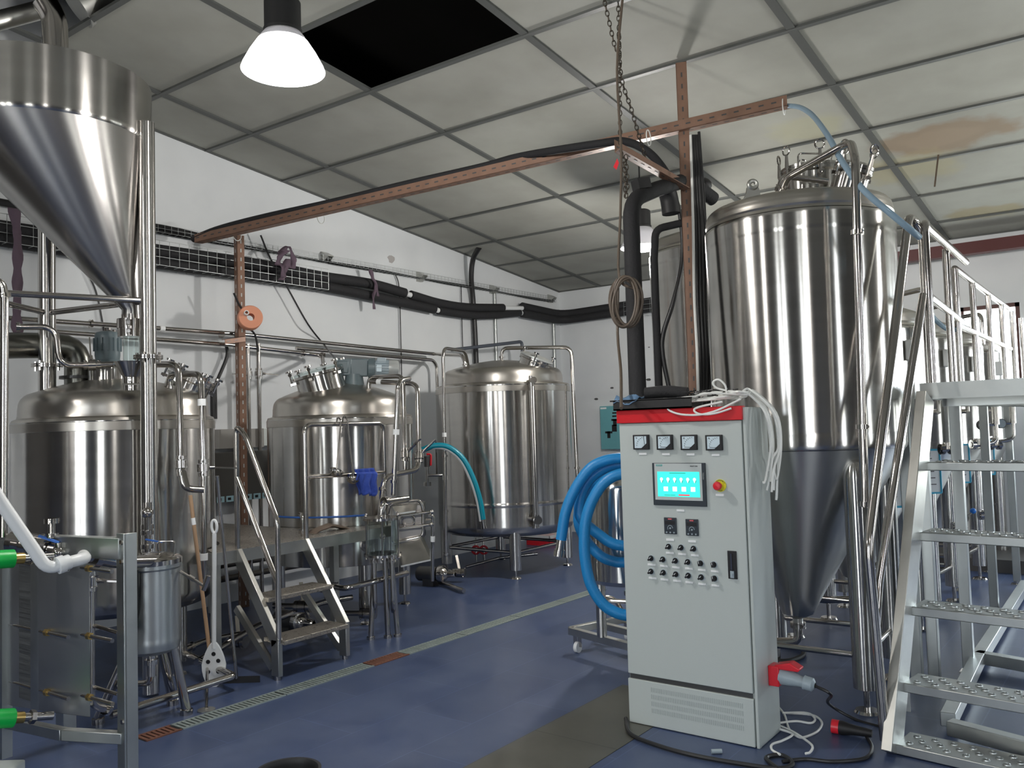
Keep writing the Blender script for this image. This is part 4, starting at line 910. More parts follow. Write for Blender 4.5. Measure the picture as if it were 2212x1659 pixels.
for y0, y1 in ((1215, 1242), (1357, 1385), (1484, 1517)):
    for s_ in (.12, .93):
        p = V((A0.x, A0.y, 0))+e1*s_-n2*.22; q_ = V((A0.x, A0.y, 0))+e1*s_+e2*1.03; z = D(95, (y0+y1)/2-4, 4.7).z
        r1 = obj('tie_rod', MB().cyl((p.x, p.y, z), (q_.x, q_.y, z), .010, seg=12), PIPE, hx_)
        c_ = V((A0.x, A0.y, z))+e1*s_-n2*.012; obj('nut', MB().cyl(c_, c_-n2*.025, .017, seg=6), BRASS, r1)
for y0 in (1208, 1552):
    p = D(5, y0, 4.55); g = thing('hose_fitting', ('green hose fitting with a brass nipple at the left edge, upper of two' if y0 < 1300 else 'green hose fitting at the left edge near the floor, lower of two'), 'fitting', p)
    dd = n1*.6-n2*.0; dd = (D(75, y0-4, 4.6)-p).normalized()
    obj('sleeve', MB().cyl(p-dd*.16, p+dd*.045, .042, seg=24), GREEN, g); obj('nipple', MB().cyl(p+dd*.045, p+dd*.09, .026, seg=12), BRASS, g)
    obj('adapter', MB().cyl(p+dd*.09, p+dd*.22, .02, seg=16).cyl(p+dd*.12, p+dd*.14, .032, seg=6), PIPE, g)
pf = D(262, 1152, 4.42)
fb = F(265, 1700); rk = thing('equipment_frame', 'grey steel angle frame holding the heat exchanger, with a tall front post', 'frame', (fb.x, fb.y, 0))
ztp = pf.z
obj('post', MB().box(fb.x-.033, fb.x+.033, fb.y-.006, fb.y+.006, 0, ztp).box(fb.x+.027, fb.x+.033, fb.y, fb.y+.06, 0, ztp), GALV, rk, bevel=.002)
b2 = D(50, 1142, 4.75); b3 = V((b2.x, b2.y, 0))
obj('top_rail', MB().bar((fb.x, fb.y+.01, ztp-.07), (A0.x+e2.x*.9-.06, A0.y+e2.y*.9, ztp-.07), .05, .10), GALV, rk, bevel=.003)
obj('bottom_rail', MB().bar((fb.x, fb.y+.01, .22), (A0.x+e1.x*.5, A0.y+e1.y*.5, .22), .045, .05).bar((A0.x+e1.x*.5, A0.y+e1.y*.5, .22), (A0.x+e2.x*1.2, A0.y+e2.y*1.2, .20), .045, .05), GALV, rk, bevel=.003)
obj('post', MB().bar((C0.x, C0.y, .03), (C0.x, C0.y, ztp-.05), .05, .04, (1, 0, 0)), GALV, rk)
lg = F(143, 1592, .0); obj('leg', MB().box(lg.x-.045, lg.x+.045, lg.y-.035, lg.y+.035, .035, .20), GALV, rk, bevel=.003); obj('foot', MB().cyl((lg.x, lg.y, 0), (lg.x, lg.y, .04), .014), PIPE, rk)
mb = MB()
for z in (ztp-.04, ztp-.13, .30): mb.cyl((fb.x+.018, fb.y-.014, z), (fb.x+.018, fb.y-.004, z), .012, seg=6)
obj('bolt', mb, PIPE, rk)
# white PVC pipe and elbow
pv = thing('pvc_pipe', 'white plastic pipe slanting in from the left with an elbow', 'pipe', D(100, 1232, 4.3))
obj('run', MB().tube([D(-60, 985, 4.2), D(0, 1082, 4.25), D(102, 1230, 4.3), D(150, 1214, 4.33), D(184, 1206, 4.36), D(180, 1200, 4.5)], .027, 18, .05), WHITEP, pv)
obj('union', MB().cyl(D(124, 1222, 4.31), D(138, 1217, 4.32), .040, seg=10).cyl(D(138, 1217, 4.32), D(150, 1213, 4.33), .033, seg=20), WHITEP, pv)
# pipe manifold over the exchanger
pipe('stainless manifold pipe running from the heat exchanger to the filter vessel', [D(30, 1175, 4.9), D(130, 1190, 4.75), D(255, 1215, 4.95), D(345, 1212, 5.2)], .032, clamps=(.3, .9, 1.35, 1.6), bend=.05)
pipe('vertical stainless pipe between the exchanger and the frame post', [D(196, 1222, 4.62), D(196, 1525, 4.62), D(235, 1532, 4.7)], .019, valves=((.11, (.7, .6, 0)),), clamps=(1.9,), bend=.09)
pipe('upright pipe with clamps beside the filter vessel', [D(283, 1225, 5.0), D(285, 1390, 5.0)], .018, clamps=(.1, .3, .55, .75, .9))
for y0, lab in ((1357, 'short rod bridging the exchanger and the post, upper'), (1490, 'short rod bridging the exchanger and the post, lower')):
    pipe(lab, [D(205, y0-5, 4.62), D(255, y0+10, 4.5)], .010)
cl = D(112, 1125, 4.75); solo('pipe_stub', MB().cyl(cl, cl+V((0, 0, -.07)), .016).clamp(cl, (0, 0, 1), .022).clamp(cl+V((0, 0, -.07)), (0, 0, 1), .02), PIPE, 'small clamped pipe stub on top of the equipment frame', 'fitting')
# ================================================================== FILTER VESSEL ON TRIPOD
vc = D(326, 1300, 5.28); vt, vb = D(326, 1228, 5.28).z, D(326, 1398, 5.28).z; vr = .158
fv = thing('filter_vessel', 'round steel filter vessel on splayed tube legs behind the frame post', 'filter', (vc.x, vc.y, 0))
obj('body', MB().lathe((vc.x, vc.y, 0), [(0, vb-.03), (vr*.7, vb-.025), (vr*.97, vb), (vr, vb+.03), (vr*1.01, vb+.05), (vr, vb+.06), (vr, vt), (vr*1.05, vt+.01), (vr*1.05, vt+.03)], 64), mat('matt_vessel_steel', (.45, .48, .49), .38, 1, aniso=.5), fv)
obj('lid', MB().lathe((vc.x, vc.y, 0), [(vr*1.06, vt+.03), (vr*1.06, vt+.055), (vr*.95, vt+.07), (vr*.5, vt+.085), (.001, vt+.09)], 64), PIPE, fv)
obj('lid_handle', MB().tube([vc+RT*.05+V((0, 0, vt+.08-vc.z)), vc+RT*.04+V((0, 0, vt+.15-vc.z)), vc+RT*.14+V((0, 0, vt+.15-vc.z)), vc+RT*.13+V((0, 0, vt+.07-vc.z))], .005, 8, .02), PIPE, fv)
fl = F(403, 1543)
for x, y in ((fl.x, fl.y), (vc.x-.28, vc.y-.16), (vc.x-.22, vc.y+.26)):
    d = V((x-vc.x, y-vc.y, 0)).normalized(); l = obj('leg', MB().cyl((vc.x+d.x*vr*.75, vc.y+d.y*vr*.75, vb+.02), (x, y, .03), .026, seg=20), PIPE, fv)
    obj('foot', MB().cyl((x, y, 0), (x, y, .03), .035, seg=16), PIPE, l)
obj('outlet', MB().cyl((vc.x, vc.y, vb-.02), (vc.x, vc.y, vb-.16), .024).clamp((vc.x, vc.y, vb-.08), (0, 0, 1), .025).tube([(vc.x, vc.y, vb-.15), (vc.x-.02, vc.y, vb-.2), (vc.x-.2, vc.y-.1, vb-.22)], .018, 10, .05), PIPE, fv)
e_ = vc+RT*vr*1.05+V((0, 0, vt-.02-vc.z)); obj('swing_bolt', MB().tube([e_, e_+RT*.14+V((0, 0, -.09))], .009, 8, 0).cyl(e_+RT*.13+V((0, 0, -.11)), e_+RT*.16+V((0, 0, -.03)), .014, seg=8).cyl(e_+RT*.05+V((0, 0, -.03)), e_+RT*.08+V((0, 0, -.05)), .014, seg=8), PIPE, fv)
a = vc-RT*.03-FW*(vr+.02); g0 = V((a.x, a.y, vt+.02))
gg = thing('safety_goggles', 'dark goggles hanging by their strap from the filter vessel', 'goggles', g0)
obj('strap', MB().tube([g0, g0+V((.0, .0, -.12))-RT*.01, g0+V((0, 0, -.27))-RT*.02], .008, 8, .02).tube([g0+RT*.03, g0+RT*.03+V((0, 0, -.2)), g0+RT*.01+V((0, 0, -.27))], .009, 8, .02, flat=.4), BLACK, gg)
obj('lens', MB().sph(g0+V((0, 0, -.30))+RT*.0, .05, 20, (1, .45, .62)), mat('dark_lens', (.01, .03, .035), .1), gg)
# low tube frame on the floor
p0, p1, p2 = F(240, 1545, .10), F(505, 1460, .10), F(385, 1405, .14)
tf = thing('floor_guard', 'low bent tube frame on the floor in front of the filter vessel', 'frame', (p1.x, p1.y, 0))
obj('tube', MB().tube([p0, p1, p2], .022, 16, .03), PIPE, tf)
q0 = F(446, 1535); q1 = V((p1.x-(p1.x-q0.x)*1.0, q0.y, .0)); q1 = p1*.55+p2*.45
obj('stand_rod', MB().tube([(q0.x, q0.y, .01), (q1.x, q1.y, q1.z+.03)], .009, 10, 0).cyl(q1-V((0, 0, .0)), q1+V((0, 0, .05)), .03, seg=16), PIPE, tf)
obj('stand_foot', MB().cyl((q0.x, q0.y, 0), (q0.x, q0.y, .008), .05, seg=28), DULL, tf)
# ================================================================== TOOLS LEANING BY THE KETTLE
pt, pb_ = D(463, 1122, 5.75), F(462, 1478, .015)
mp = thing('mash_paddle', 'white plastic mash paddle with round holes leaning beside the stairs', 'paddle', pb_)
ax = (pt-pb_).normalized(); sd = RT.copy(); nn = ax.cross(sd).normalized()
L_ = (pt-pb_).length
obj('handle', MB().tube([pb_+ax*L_*.22, pb_+ax*(L_-.09)], [.014, .014], 14, 0).torus(pb_+ax*(L_-.045), nn, .024, .009, 20, 8, (.7, 1.7)), WHITEP, mp)
bl = MB(); n = 24; ring = []
for k in range(n):
    a = 2*math.pi*k/n; w = .078*math.sin(a)*(1 if math.cos(a) < 0 else 1-.35*math.cos(a)); ring.append(pb_+ax*(.13+.15*math.cos(a)-.0)+sd*w)
bl.prism([p-nn*.007 for p in ring], nn*.014); bo = obj('blade', bl, WHITEP, mp, bevel=.003)
mb = MB()
for u, v in ((-.0, .20), (.03, .155), (.03, .085), (-.035, .085), (-.035, .15)): mb.cyl(pb_+ax*v+sd*u-nn*.0085, pb_+ax*v+sd*u+nn*.0085, .0135, seg=20)
obj('hole', mb, BLACK, bo)
w0, w1 = D(411, 1070, 5.85), D(457, 1440, 5.6); w1 = F(457, 1442, .12)
pl_ = thing('wooden_pole', 'brown wooden pole leaning behind the white paddle', 'pole', w1)
obj('shaft', MB().cyl(w0, w1, .0125, seg=14), WOOD, pl_); obj('sticker', MB().cyl(w0+(w1-w0)*.13, w0+(w1-w0)*.17, .0132, seg=14), PAPER, pl_)
s0_, s1_ = D(469, 1028, 5.75), F(511, 1465, .03)
sq = thing('floor_squeegee', 'floor squeegee with a slim steel handle leaning right of the paddle', 'squeegee', s1_)
obj('shaft', MB().cyl(s0_, s1_, .011, seg=14), PIPE, sq); obj('blade', MB().bar(s1_-RT*.09+V((0, 0, -.01)), s1_+RT*.15+V((0, 0, -.01)), .012, .04), BLACK, sq)
# ================================================================== RIGHT-HAND STAIRS AND CATWALK
t6d = math.radians(6); U = V((math.sin(t6d), math.cos(t6d), 0)); W_ = V((math.cos(t6d), -math.sin(t6d), 0)); A_ = V((-1.12, 4.33, 0))
def S(u, w, z): return A_+U*u+W_*w+V((0, 0, z))
stp = thing('catwalk_stairs', 'steep steel stairs with perforated treads at the right picture edge', 'stairs', A_)
SW = 1.15
for w in (.03, SW):
    s_ = obj('stringer', MB().bar(S(.03, w, .0), S(.80, w, 1.70), .05, .15, (0, 0, 1)), DULL, stp, bevel=.003)
tread_z = [(.02, .05), (.17, .30), (.33, .64), (.52, .99), (.69, 1.345)]
for u, z in tread_z:
    mb = MB().prism([S(u, .05, z-.045), S(u, SW-.03, z-.045), S(u+.21, SW-.03, z-.045), S(u+.21, .05, z-.045)], (0, 0, .045))
    tr_ = obj('tread', mb, GALV, stp, bevel=.004)
    mb = MB()
    for k in range(13):
        for r_i in range(3):
            p = S(u+.05+.055*r_i, .10+.082*k+(.04 if r_i % 2 else 0), z)
            mb.lathe(p, [(.017, 0), (.0155, .005), (.010, .007), (.009, .001), (.001, .001)], 14)
    obj('perforation', mb, DARKM if False else GALV, tr_)['kind'] = 'stuff'
hr = .0245
for w in (-.0,):
    obj('handrail', MB().tube([S(.04, w, .05), S(.0, w-.02, .97), S(.78, w, 2.70), S(.86, w, 2.70), S(.9, w+.03, 2.62), S(.9, w+.03, 1.76)], hr, 16, .07), PIPE, stp)
    obj('mid_rail', MB().tube([S(.02, w-.01, .60), S(.06, w, .80), S(.86, w+.03, 2.27)], hr*.9, 14, 0), PIPE, stp)
obj('handrail', MB().tube([S(.04, SW+.03, .05), S(.0, SW+.03, .97), S(.80, SW+.03, 2.70), S(.95, SW+.03, 2.70), S(.95, SW+.03, 1.76)], hr, 16, .07), PIPE, stp)
cwk = thing('catwalk', 'raised steel catwalk with tube railings running along the fermenters', 'platform', S(.85, 0, 0))
c0 = S(.84, .0, 0); yy1 = 9.6
obj('deck', MB().prism([(c0.x, c0.y, 1.70), (c0.x+1.5, c0.y-.157, 1.70), (c0.x+1.5, yy1, 1.70), (c0.x+.06, yy1, 1.70)], (0, 0, .06)), DULL, cwk)
mb = MB().bar((c0.x+.0, c0.y, 1.73), (c0.x+1.5, c0.y-.157, 1.73), .02, .09).bar((c0.x, c0.y, 1.73), (c0.x+.06, yy1, 1.73), .02, .09)
for k in range(7): mb.bar((c0.x+.05, c0.y+.3+.6*k, 1.67), (c0.x+1.5, c0.y+.3+.6*k, 1.67), .04, .05)
obj('deck_beam', mb, GALV, cwk)
def rail(p, q, r=.0225): return MB().tube([p, q], r, 14, 0)
ra0, ra1 = F(1995, 485, 2.68), F(2086, 566, 2.68)
obj('handrail', MB().tube([S(.88, .05, 1.76), S(.88, .05, 2.68), ra0+V((0, .1, 0)), ra1, ra1+V((.0, -.0, 0))], .024, 16, .06), PIPE, cwk)
m0, m1 = F(1998, 640, 2.26), F(2090, 705, 2.26); obj('mid_rail', rail(S(.9, .05, 2.26), m1), PIPE, cwk)
rb0 = F(2062, 580, 2.62); rb1 = F(2212, 692, 2.62); rd = (rb1-rb0).normalized(); rb1 = rb0+rd*(yy1-rb0.y)
obj('handrail', rail(rb0, rb1), PIPE, cwk)
mb0 = F(2066, 705, 2.22); obj('mid_rail', rail(V((rb0.x, rb0.y, 2.22)), V((rb1.x, rb1.y, 2.22))), PIPE, cwk)
for px, py, z in ((2043, 538, 2.68),): p = F(px, py, z); obj('post', MB().cyl((p.x, p.y, 1.76), (p.x, p.y, z), .024), PIPE, cwk)
for k, (px, py) in enumerate([(2057, 577), (2098, 608), (2133, 634), (2162, 655), (2185, 672), (2205, 687)]):
    p = F(px, py, 2.62); p = rb0+rd*max(0, (p-rb0).dot(rd)); obj('post', MB().cyl((p.x, p.y, 1.76), (p.x, p.y, 2.62), .0225), PIPE, cwk)
obj('handrail', rail(V((c0.x+1.45, c0.y, 2.62)), V((c0.x+1.45, yy1, 2.62))), PIPE, cwk)
for px, py, w in ((1988, 1573, .062), (2027, 1600, .062), (2094, 1452, .062), (2150, 1335, .06), (2198, 1262, .06)):
    p = F(px, py); p = V((p.x*q_/p.y, q_, 0)) if (q_ := {1988: 5.5, 2027: 5.62}.get(px, p.y)) else p; l = obj('leg', MB().box(p.x-w/2, p.x+w/2, p.y-w/2, p.y+w/2, .03, 1.70), GALV, cwk, bevel=.003)
    obj('foot', MB().cyl((p.x, p.y, 0), (p.x, p.y, .032), .03).box(p.x-.05, p.x+.05, p.y-.05, p.y+.05, 0, .006), PIPE, l)
obj('leg', MB().box(c0.x+1.38, c0.x+1.44, 7, 7.06, 0, 1.70), GALV, cwk); obj('leg', MB().box(c0.x+1.38, c0.x+1.44, c0.y+.1, c0.y+.16, 0, 1.70), GALV, cwk)
bf = thing('base_frame', 'low galvanised steel base frame on the floor under the catwalk', 'frame', F(2110, 1430))
def fb_(pts, w=.07): 
    mb = MB()
    for p, q in zip(pts, pts[1:]): mb.bar(F(*p, .07), F(*q, .07), w, .07)
    return mb
obj('side_beam', fb_([(2048, 1555), (2112, 1425)]), GALV, bf, bevel=.003); obj('side_beam', fb_([(2112, 1425), (2215, 1262)]), GALV, bf, bevel=.003)
obj('cross_beam', fb_([(2110, 1418), (2260, 1445)]), GALV, bf, bevel=.003); obj('cross_beam', fb_([(2052, 1570), (2260, 1625)]), GALV, bf, bevel=.003)
p = F(1948, 1535); solo('steel_bracket', MB().box(p.x-.045, p.x+.045, p.y, p.y+.006, 0, .16).box(p.x-.012, p.x+.012, p.y-.012, p.y, 0, .16), GALV, 'small folded steel bracket standing on the floor behind the stairs', 'bracket')
# pipes on the largest fermenter
pipe('slim stainless pipe standing against the front of the largest fermenter', [D(1690, 412, 5.25), D(1700, 383, 5.2), D(1838, 305, 4.95), D(1848, 345, 4.75), D(1858, 720, 4.75), D(1868, 1095, 4.75)], .022, clamps=(.1, 3.42, 4.54, 4.98), bend=.07)
pipe('short arched stainless pipe on the dome of the largest fermenter', [D(1683, 412, 5.3), D(1690, 380, 5.3), D(1790, 392, 5.3)], .018, clamps=(.1,), bend=.07)
# pale hose, from the end of the beam down to the stairs
hp = [D(x, y, d) for x, y, d in [(1405, 290, 6.32), (1450, 272, 6.3), (1520, 260, 6.3), (1610, 243, 6.25), (1700, 229, 6.15), (1745, 241, 5.8), (1785, 288, 5.3), (1820, 350, 4.95), (1865, 410, 4.72), (1920, 458, 4.68), (1965, 495, 4.7), (1985, 512, 4.8)]]
solo('pale_hose', MB().tube(spline(hp, 8), .0165, 12, 0), PALEH, 'pale blue translucent hose leaving the brown beam towards the stairs', 'hose')
hp = [D(x, y, d) for x, y, d in [(2002, 665, 6.3), (2020, 690, 6.5), (2050, 712, 6.7), (2080, 705, 6.9)]]
solo('pale_hose', MB().tube(spline(hp, 8), .0165, 12, 0), PALEH, 'short pale hose sagging below the catwalk mid rail', 'hose')
# ================================================================== SMALL TANK ON A CART AND BLUE HOSES
cc0 = V((-2.87, 5.06, 0))
ct = thing('tank_cart', 'wheeled steel cart behind the cabinet carrying a small tank', 'cart', (cc0.x, cc0.y, 0))
o1, o2, o3 = F(1232, 1362, .15), F(1352, 1394, .15), F(1300, 1330, .15)
ex = (V((o2.x-o1.x, o2.y-o1.y, 0))).normalized(); ey = (V((o3.x-o1.x, o3.y-o1.y, 0))); ey = (ey-ex*ey.dot(ex)).normalized()
ca, cb2, cd, ce = o1, o1+ex*.85, o1+ex*.85+ey*.55, o1+ey*.55
mb = MB()
for p, q in ((ca, cb2), (cb2, cd), (cd, ce), (ce, ca)): mb.bar(p, q, .045, .05)
mb.bar(ca+ey*.27, cb2+ey*.27, .045, .045)
obj('frame', mb, DULL, ct, bevel=.003)
for p in (ca, cb2, cd, ce):
    p = p+(o1+ex*.42+ey*.27-p).normalized()*.05
    c_ = obj('caster', MB().bar((p.x-.018, p.y, .125), (p.x-.018, p.y, .04), .004, .03, (1, 0, 0)).bar((p.x+.018, p.y, .125), (p.x+.018, p.y, .04), .004, .03, (1, 0, 0)).box(p.x-.02, p.x+.02, p.y-.02, p.y+.02, .12, .127), PIPE, ct)
    obj('wheel', MB().cyl((p.x-.013, p.y, .038), (p.x+.013, p.y, .038), .038, seg=28), WHITEP, c_)
obj('push_handle', MB().tube([ce+V((0, 0, .0)), ce+V((-.12, .03, .14)), ce+V((-.22, -.05, .14)), ce+V((-.12, -.12, .14)), ce+V((.1, -.05, .14))], .017, 12, .06), PIPE, ct)
sz0, sz1 = D(1310, 1252, 5.8).z, D(1310, 1048, 5.8).z
sm_ = thing('small_tank', 'small polished cylindrical tank on the cart, draped with blue hoses', 'tank', (cc0.x, cc0.y, .17))
R_ = .275
obj('shell', MB().lathe((cc0.x, cc0.y, 0), [(0, sz0-.02), (R_*.9, sz0-.01), (R_, sz0+.02), (R_, sz1-.01), (R_*.99, sz1+.005), (R_*.95, sz1+.02), (R_*.8, sz1+.06), (R_*.5, sz1+.085), (0.001, sz1+.095)], 96), mat('bright_stainless', (.66, .65, .62), .16, 1, aniso=.9), sm_)
for k in range(3):
    a = math.radians(-160+k*120); x, y = cc0.x+.2*math.cos(a), cc0.y+.2*math.sin(a)
    obj('leg', MB().cyl((x, y, .172), (x, y, sz0+.03), .034), STEEL, sm_)
obj('drain_valve', MB().tube([(cc0.x, cc0.y, sz0), (cc0.x, cc0.y, .42), (cc0.x+.1, cc0.y-.1, .40)], .024, 12, .05).clamp((cc0.x, cc0.y, .47), (0, 0, 1), .026), PIPE, sm_)
def hose(label, pts, dd, ends=()):
    P = spline([D(x, y, (d[0] if d else dd)) for x, y, *d in pts], 7)
    t = thing('blue_hose', label, 'hose', P[0], None)
    obj('tube', MB().tube(P, .0335, 16, 0), BLUEH, t)
    for e in ends:
        p = P[0] if e == 0 else P[-1]; d = ((P[0]-P[2]) if e == 0 else (P[-1]-P[-3])).normalized()
        obj('coupling', MB().cyl(p-d*.03, p+d*.10, .026, seg=16).cyl(p+d*.06, p+d*.10, .034, seg=12).bar(p+d*.08-RT*.03, p+d*.08+RT*.04, .012, .02), PIPE, t)
hose('thick blue hose ending in a steel coupling, outermost left over the small tank', [(1212, 1166), (1222, 1106), (1244, 1054), (1276, 1011), (1312, 994), (1350, 990), (1400, 992)], 5.25, (0,))
hose('thick blue hose looping left of the small tank, ending in the upper crossing', [(1400, 1004), (1345, 1003), (1309, 1010), (1275, 1034), (1256, 1068), (1251, 1105), (1262, 1128), (1293, 1154), (1319, 1172), (1348, 1179), (1400, 1180)], 5.33)
hose('thick blue hose looping left of the small tank, ending in the lower crossing', [(1400, 1020), (1341, 1020), (1300, 1034), (1262, 1070, 5.38), (1250, 1110, 5.4), (1253, 1140, 5.4), (1271, 1174), (1299, 1202), (1326, 1213), (1348, 1215), (1400, 1216)], 5.45)
hose('thick blue hose hanging nearest, sweeping down to the floor behind the cabinet', [(1400, 1022), (1341, 1024), (1306, 1042), (1281, 1078), (1266, 1121), (1262, 1170), (1265, 1215), (1276, 1262), (1300, 1302), (1328, 1322), (1360, 1330), (1400, 1330)], 5.15)
# teal hose by the corner tank
P = spline([D(x, y, 8.75) for x, y in [(912, 972), (940, 963), (970, 967), (1000, 992), (1022, 1035), (1036, 1080), (1043, 1122)]], 8)
th = thing('teal_hose', 'teal hose arching down in front of the corner tank', 'hose', P[0])
obj('tube', MB().tube(P, .031, 14, 0), TEALH, th); obj('stripe', MB().tube([p+V((-.012, -.014, -.017)) for p in P], .020, 10, 0), WHITEP, th)
d = (P[-1]-P[-3]).normalized(); obj('coupling', MB().cyl(P[-1], P[-1]+d*.09, .028).clamp(P[-1]+d*.08, d, .022), PIPE, th)
# ================================================================== BROWN SLOTTED ANGLE FRAME
def angle(root, p, q, w, a, b, name, sm=None):
    """slotted angle bar from p to q with flanges along a and b"""
    p, q, a, b = V(p), V(q), V(a).normalized(), V(b).normalized(); d = (q-p).normalized(); t = .005
    def fl(n, m): return MB().prism([p, p+n*w, p+n*w+m*t, p+m*t], q-p)
    mb = fl(a, b); mb2 = fl(b, a); n = len(mb.v); mb.add(mb2.v, mb2.f)
    o = obj(name, mb, RUSTY, root); sl = MB(); L = (q-p).length; k = 0
    pitch = .085; c = int(L/pitch)
    for k in range(c):
        s0 = p+d*(pitch*(k+.25)); s1 = s0+d*.034
        for n_, m_ in ((a, b), (b, a)):
            sl.prism([s0+n_*w*.46-m_*.0008, s1+n_*w*.46-m_*.0008, s1+n_*w*.60-m_*.0008, s0+n_*w*.60-m_*.0008], m_*(t+.0016))
    o2 = obj('slot', sl, sm or DARKM, o); o2['kind'] = 'stuff'; return o
PB = (-2.62, 5.62)
sf = thing('angle_iron_frame', 'brown slotted angle iron posts and long sloping beam under the ceiling', 'frame', (PB[0], PB[1], 0))
angle(sf, (PB[0]-.03, PB[1], 0), (PB[0]-.03, PB[1], cz(*PB)-.02), .075, (.93, .37, 0), (.3, 1, 0), 'post')
bl_, br_ = PX(420, 524, -6.95), D(1700, 228, 6.09)
mid = D(1475, 288, 6.1)
angle(sf, bl_, br_, .075, (0, 0, 1), (.1, 1, 0), 'beam')
angle(sf, (-6.87, 4.86, 0), (-6.87, 4.86, 3.5), .07, (.3, 1, 0), (-1, .2, 0), 'post', BEZEL)
xa, xb = D(1328, 330, 5.45), V((PB[0], PB[1]-.01, D(1480, 412, 6.18).z))
angle(sf, xa, xb, .085, (0, 0, 1), (.8, -.6, .0), 'cross_bar')
angle(sf, PX(486, 732, -6.83), PX(530, 726, -6.83), .05, (0, 0, -1), (-1, 0, 0), 'bracket')
solo('pipe_clip', MB().torus(PX(515, 722, -6.98), (0, 1, 0), .04, .018, 20, 8), DARKM, 'dark clip holding the wall pipe to the left brown post', 'clip')
# zip ties on the beam
for px, py in ((688, 470), (506, 507), (1397, 298), (1690, 231)):
    f = (px-420)/(1700-420); s_ = None
    p = D(px, py+6, 6.1) if px > 1300 else PX(px, py+6, -6.95+(px-420)/1280*3.2)
    obj('cable_tie', MB().torus(p+V((0, .03, .03)), (1, .2, 0), .055, .004, 20, 6), WHITEC, sf)
# black hose lying along the beam
bd = br_-bl_
def onbeam(f, up=0., back=.03): return bl_+bd*f+V((0, back, .085+up))
hp = [onbeam(-.01, -.04), onbeam(.05), onbeam(.15, .01), onbeam(.28, .0), onbeam(.42, .005), onbeam(.55, .0), onbeam(.62, .01), D(1290, 311, 6.05), D(1350, 306, 6.02), D(1398, 327, 6.02), D(1432, 364, 6.05), D(1450, 398, 6.1)]
solo('black_hose', MB().tube(spline(hp, 8), .030, 14, 0), FOAM, 'thick black foam hose lying along the brown beam', 'hose')
# hanging chains, brown cable coil
def chain(name, label, pts, s=.021, grp=None):
    P = spline(pts, 30); L = [0]
    for a, b in zip(P, P[1:]): L.append(L[-1]+(b-a).length)
    n = int(L[-1]/(s*1.45)); mb = MB(); j = 0
    for k in range(n):
        t = L[-1]*(k+.5)/n
        while L[j+1] < t: j += 1
        p = P[j].lerp(P[j+1], (t-L[j])/max(1e-6, L[j+1]-L[j])); d = (P[min(j+2, len(P)-1)]-P[max(j-1, 0)]).normalized()
        e = RT if k % 2 else FW; e = (e-d*e.dot(d)).normalized(); pts_ = []
        for q in range(10):
            a = q*math.pi/5; pts_.append(p+d*s*math.cos(a)+e*s*.55*math.sin(a))
        mb.tube(pts_, s*.16, 5, 0, closed=True)
    return solo(name, mb, CHAIN, label, 'chain', grp)
ctop = D(1335, -8, 5.45); ctop.z = cz(ctop.x, ctop.y)
chain('hanging_chain', 'dark chain hanging straight from the ceiling to the brown cross bar', [ctop, D(1338, 120, 5.45), D(1340, 322, 5.45)])
chain('hanging_chain', 'slack dark chain reaching right to the middle of the cross bar', [D(1336, 60, 5.45), D(1342, 165, 5.45), D(1365, 240, 5.55), D(1385, 310, 5.7), D(1398, 352, 5.8)])
chain('hanging_chain', 'short chain loop dangling below the cross bar', [D(1345, 330, 5.42), D(1350, 380, 5.42), D(1351, 425, 5.42), D(1355, 400, 5.44), D(1352, 335, 5.44)])
chain('hanging_chain', 'dark chain slanting in from the top edge of the picture', [D(1298, -30, 5.4), D(1312, 30, 5.42), D(1330, 110, 5.45)])
solo('red_tag', MB().prism([D(1333, 342, 5.4), D(1337, 352, 5.4), D(1332, 366, 5.4), D(1325, 360, 5.4), D(1330, 350, 5.4)], FW*.01), REDP, 'small red tag hanging under the brown cross bar', 'tag')
cb3 = [D(1345, -5, 5.35), D(1333, 150, 5.35), D(1342, 330, 5.35), D(1340, 470, 5.3), D(1338, 600, 5.25)]
co_ = []
for k in range(5*12):
    t = k/12*2*math.pi; rr = 1-.06*math.sin(k*.9)
    co_.append(D(1352+29*rr*math.sin(t)+6*math.sin(k*.31), 652-52*rr*math.cos(t), 5.2+.02*math.sin(k*.23)))
solo('cable_coil', MB().tube(spline(cb3+co_[2:]+[D(1334, 720, 5.2), D(1341, 800, 4.9), D(1342, 882, 4.35)], 4), .0085, 8, 0), BROWNC, 'brown cable hanging in a tied coil left of the insulated riser', 'cable')
# insulated black riser pipes
def foam(name, label, pts, r, bend=.14, cat='pipe', m_=FOAM): return solo(name, MB().tube(pts, r, 20, bend), m_, label, cat)
foam('insulated_pipe', 'thick black insulated riser with an elbow, left of the brown post', [D(1378, 862, 5.35), D(1362, 433, 5.6), D(1420, 408, 5.9), D(1485, 388, 6.35), D(1540, 430, 6.6)], .054)
foam('insulated_pipe', 'thinner black insulated pipe bending down beside the distant lamp', [D(1480, 480, 6.35), D(1416, 495, 6.3), D(1413, 560, 6.3), D(1425, 880, 6.3)], .028, .06)
solo('valve_actuator', MB().bar(D(1372, 400, 5.7), D(1398, 396, 5.75), .09, .07), BLACK, 'small black block on top of the insulated riser elbow', 'fitting')
solo('insulation_wrap', MB().tube([D(1436, 398, 6.1), D(1446, 430, 6.15), D(1450, 462, 6.15)], .065, 14, .04), BLACK, 'black wrapped insulation hanging where the riser meets the brown post', 'insulation')
solo('valve_handwheel', MB().sph(D(1518, 400, 6.6), .07, 14, (1, 1, .8)), BLACK, 'black knob showing between the brown post and the largest fermenter', 'valve')
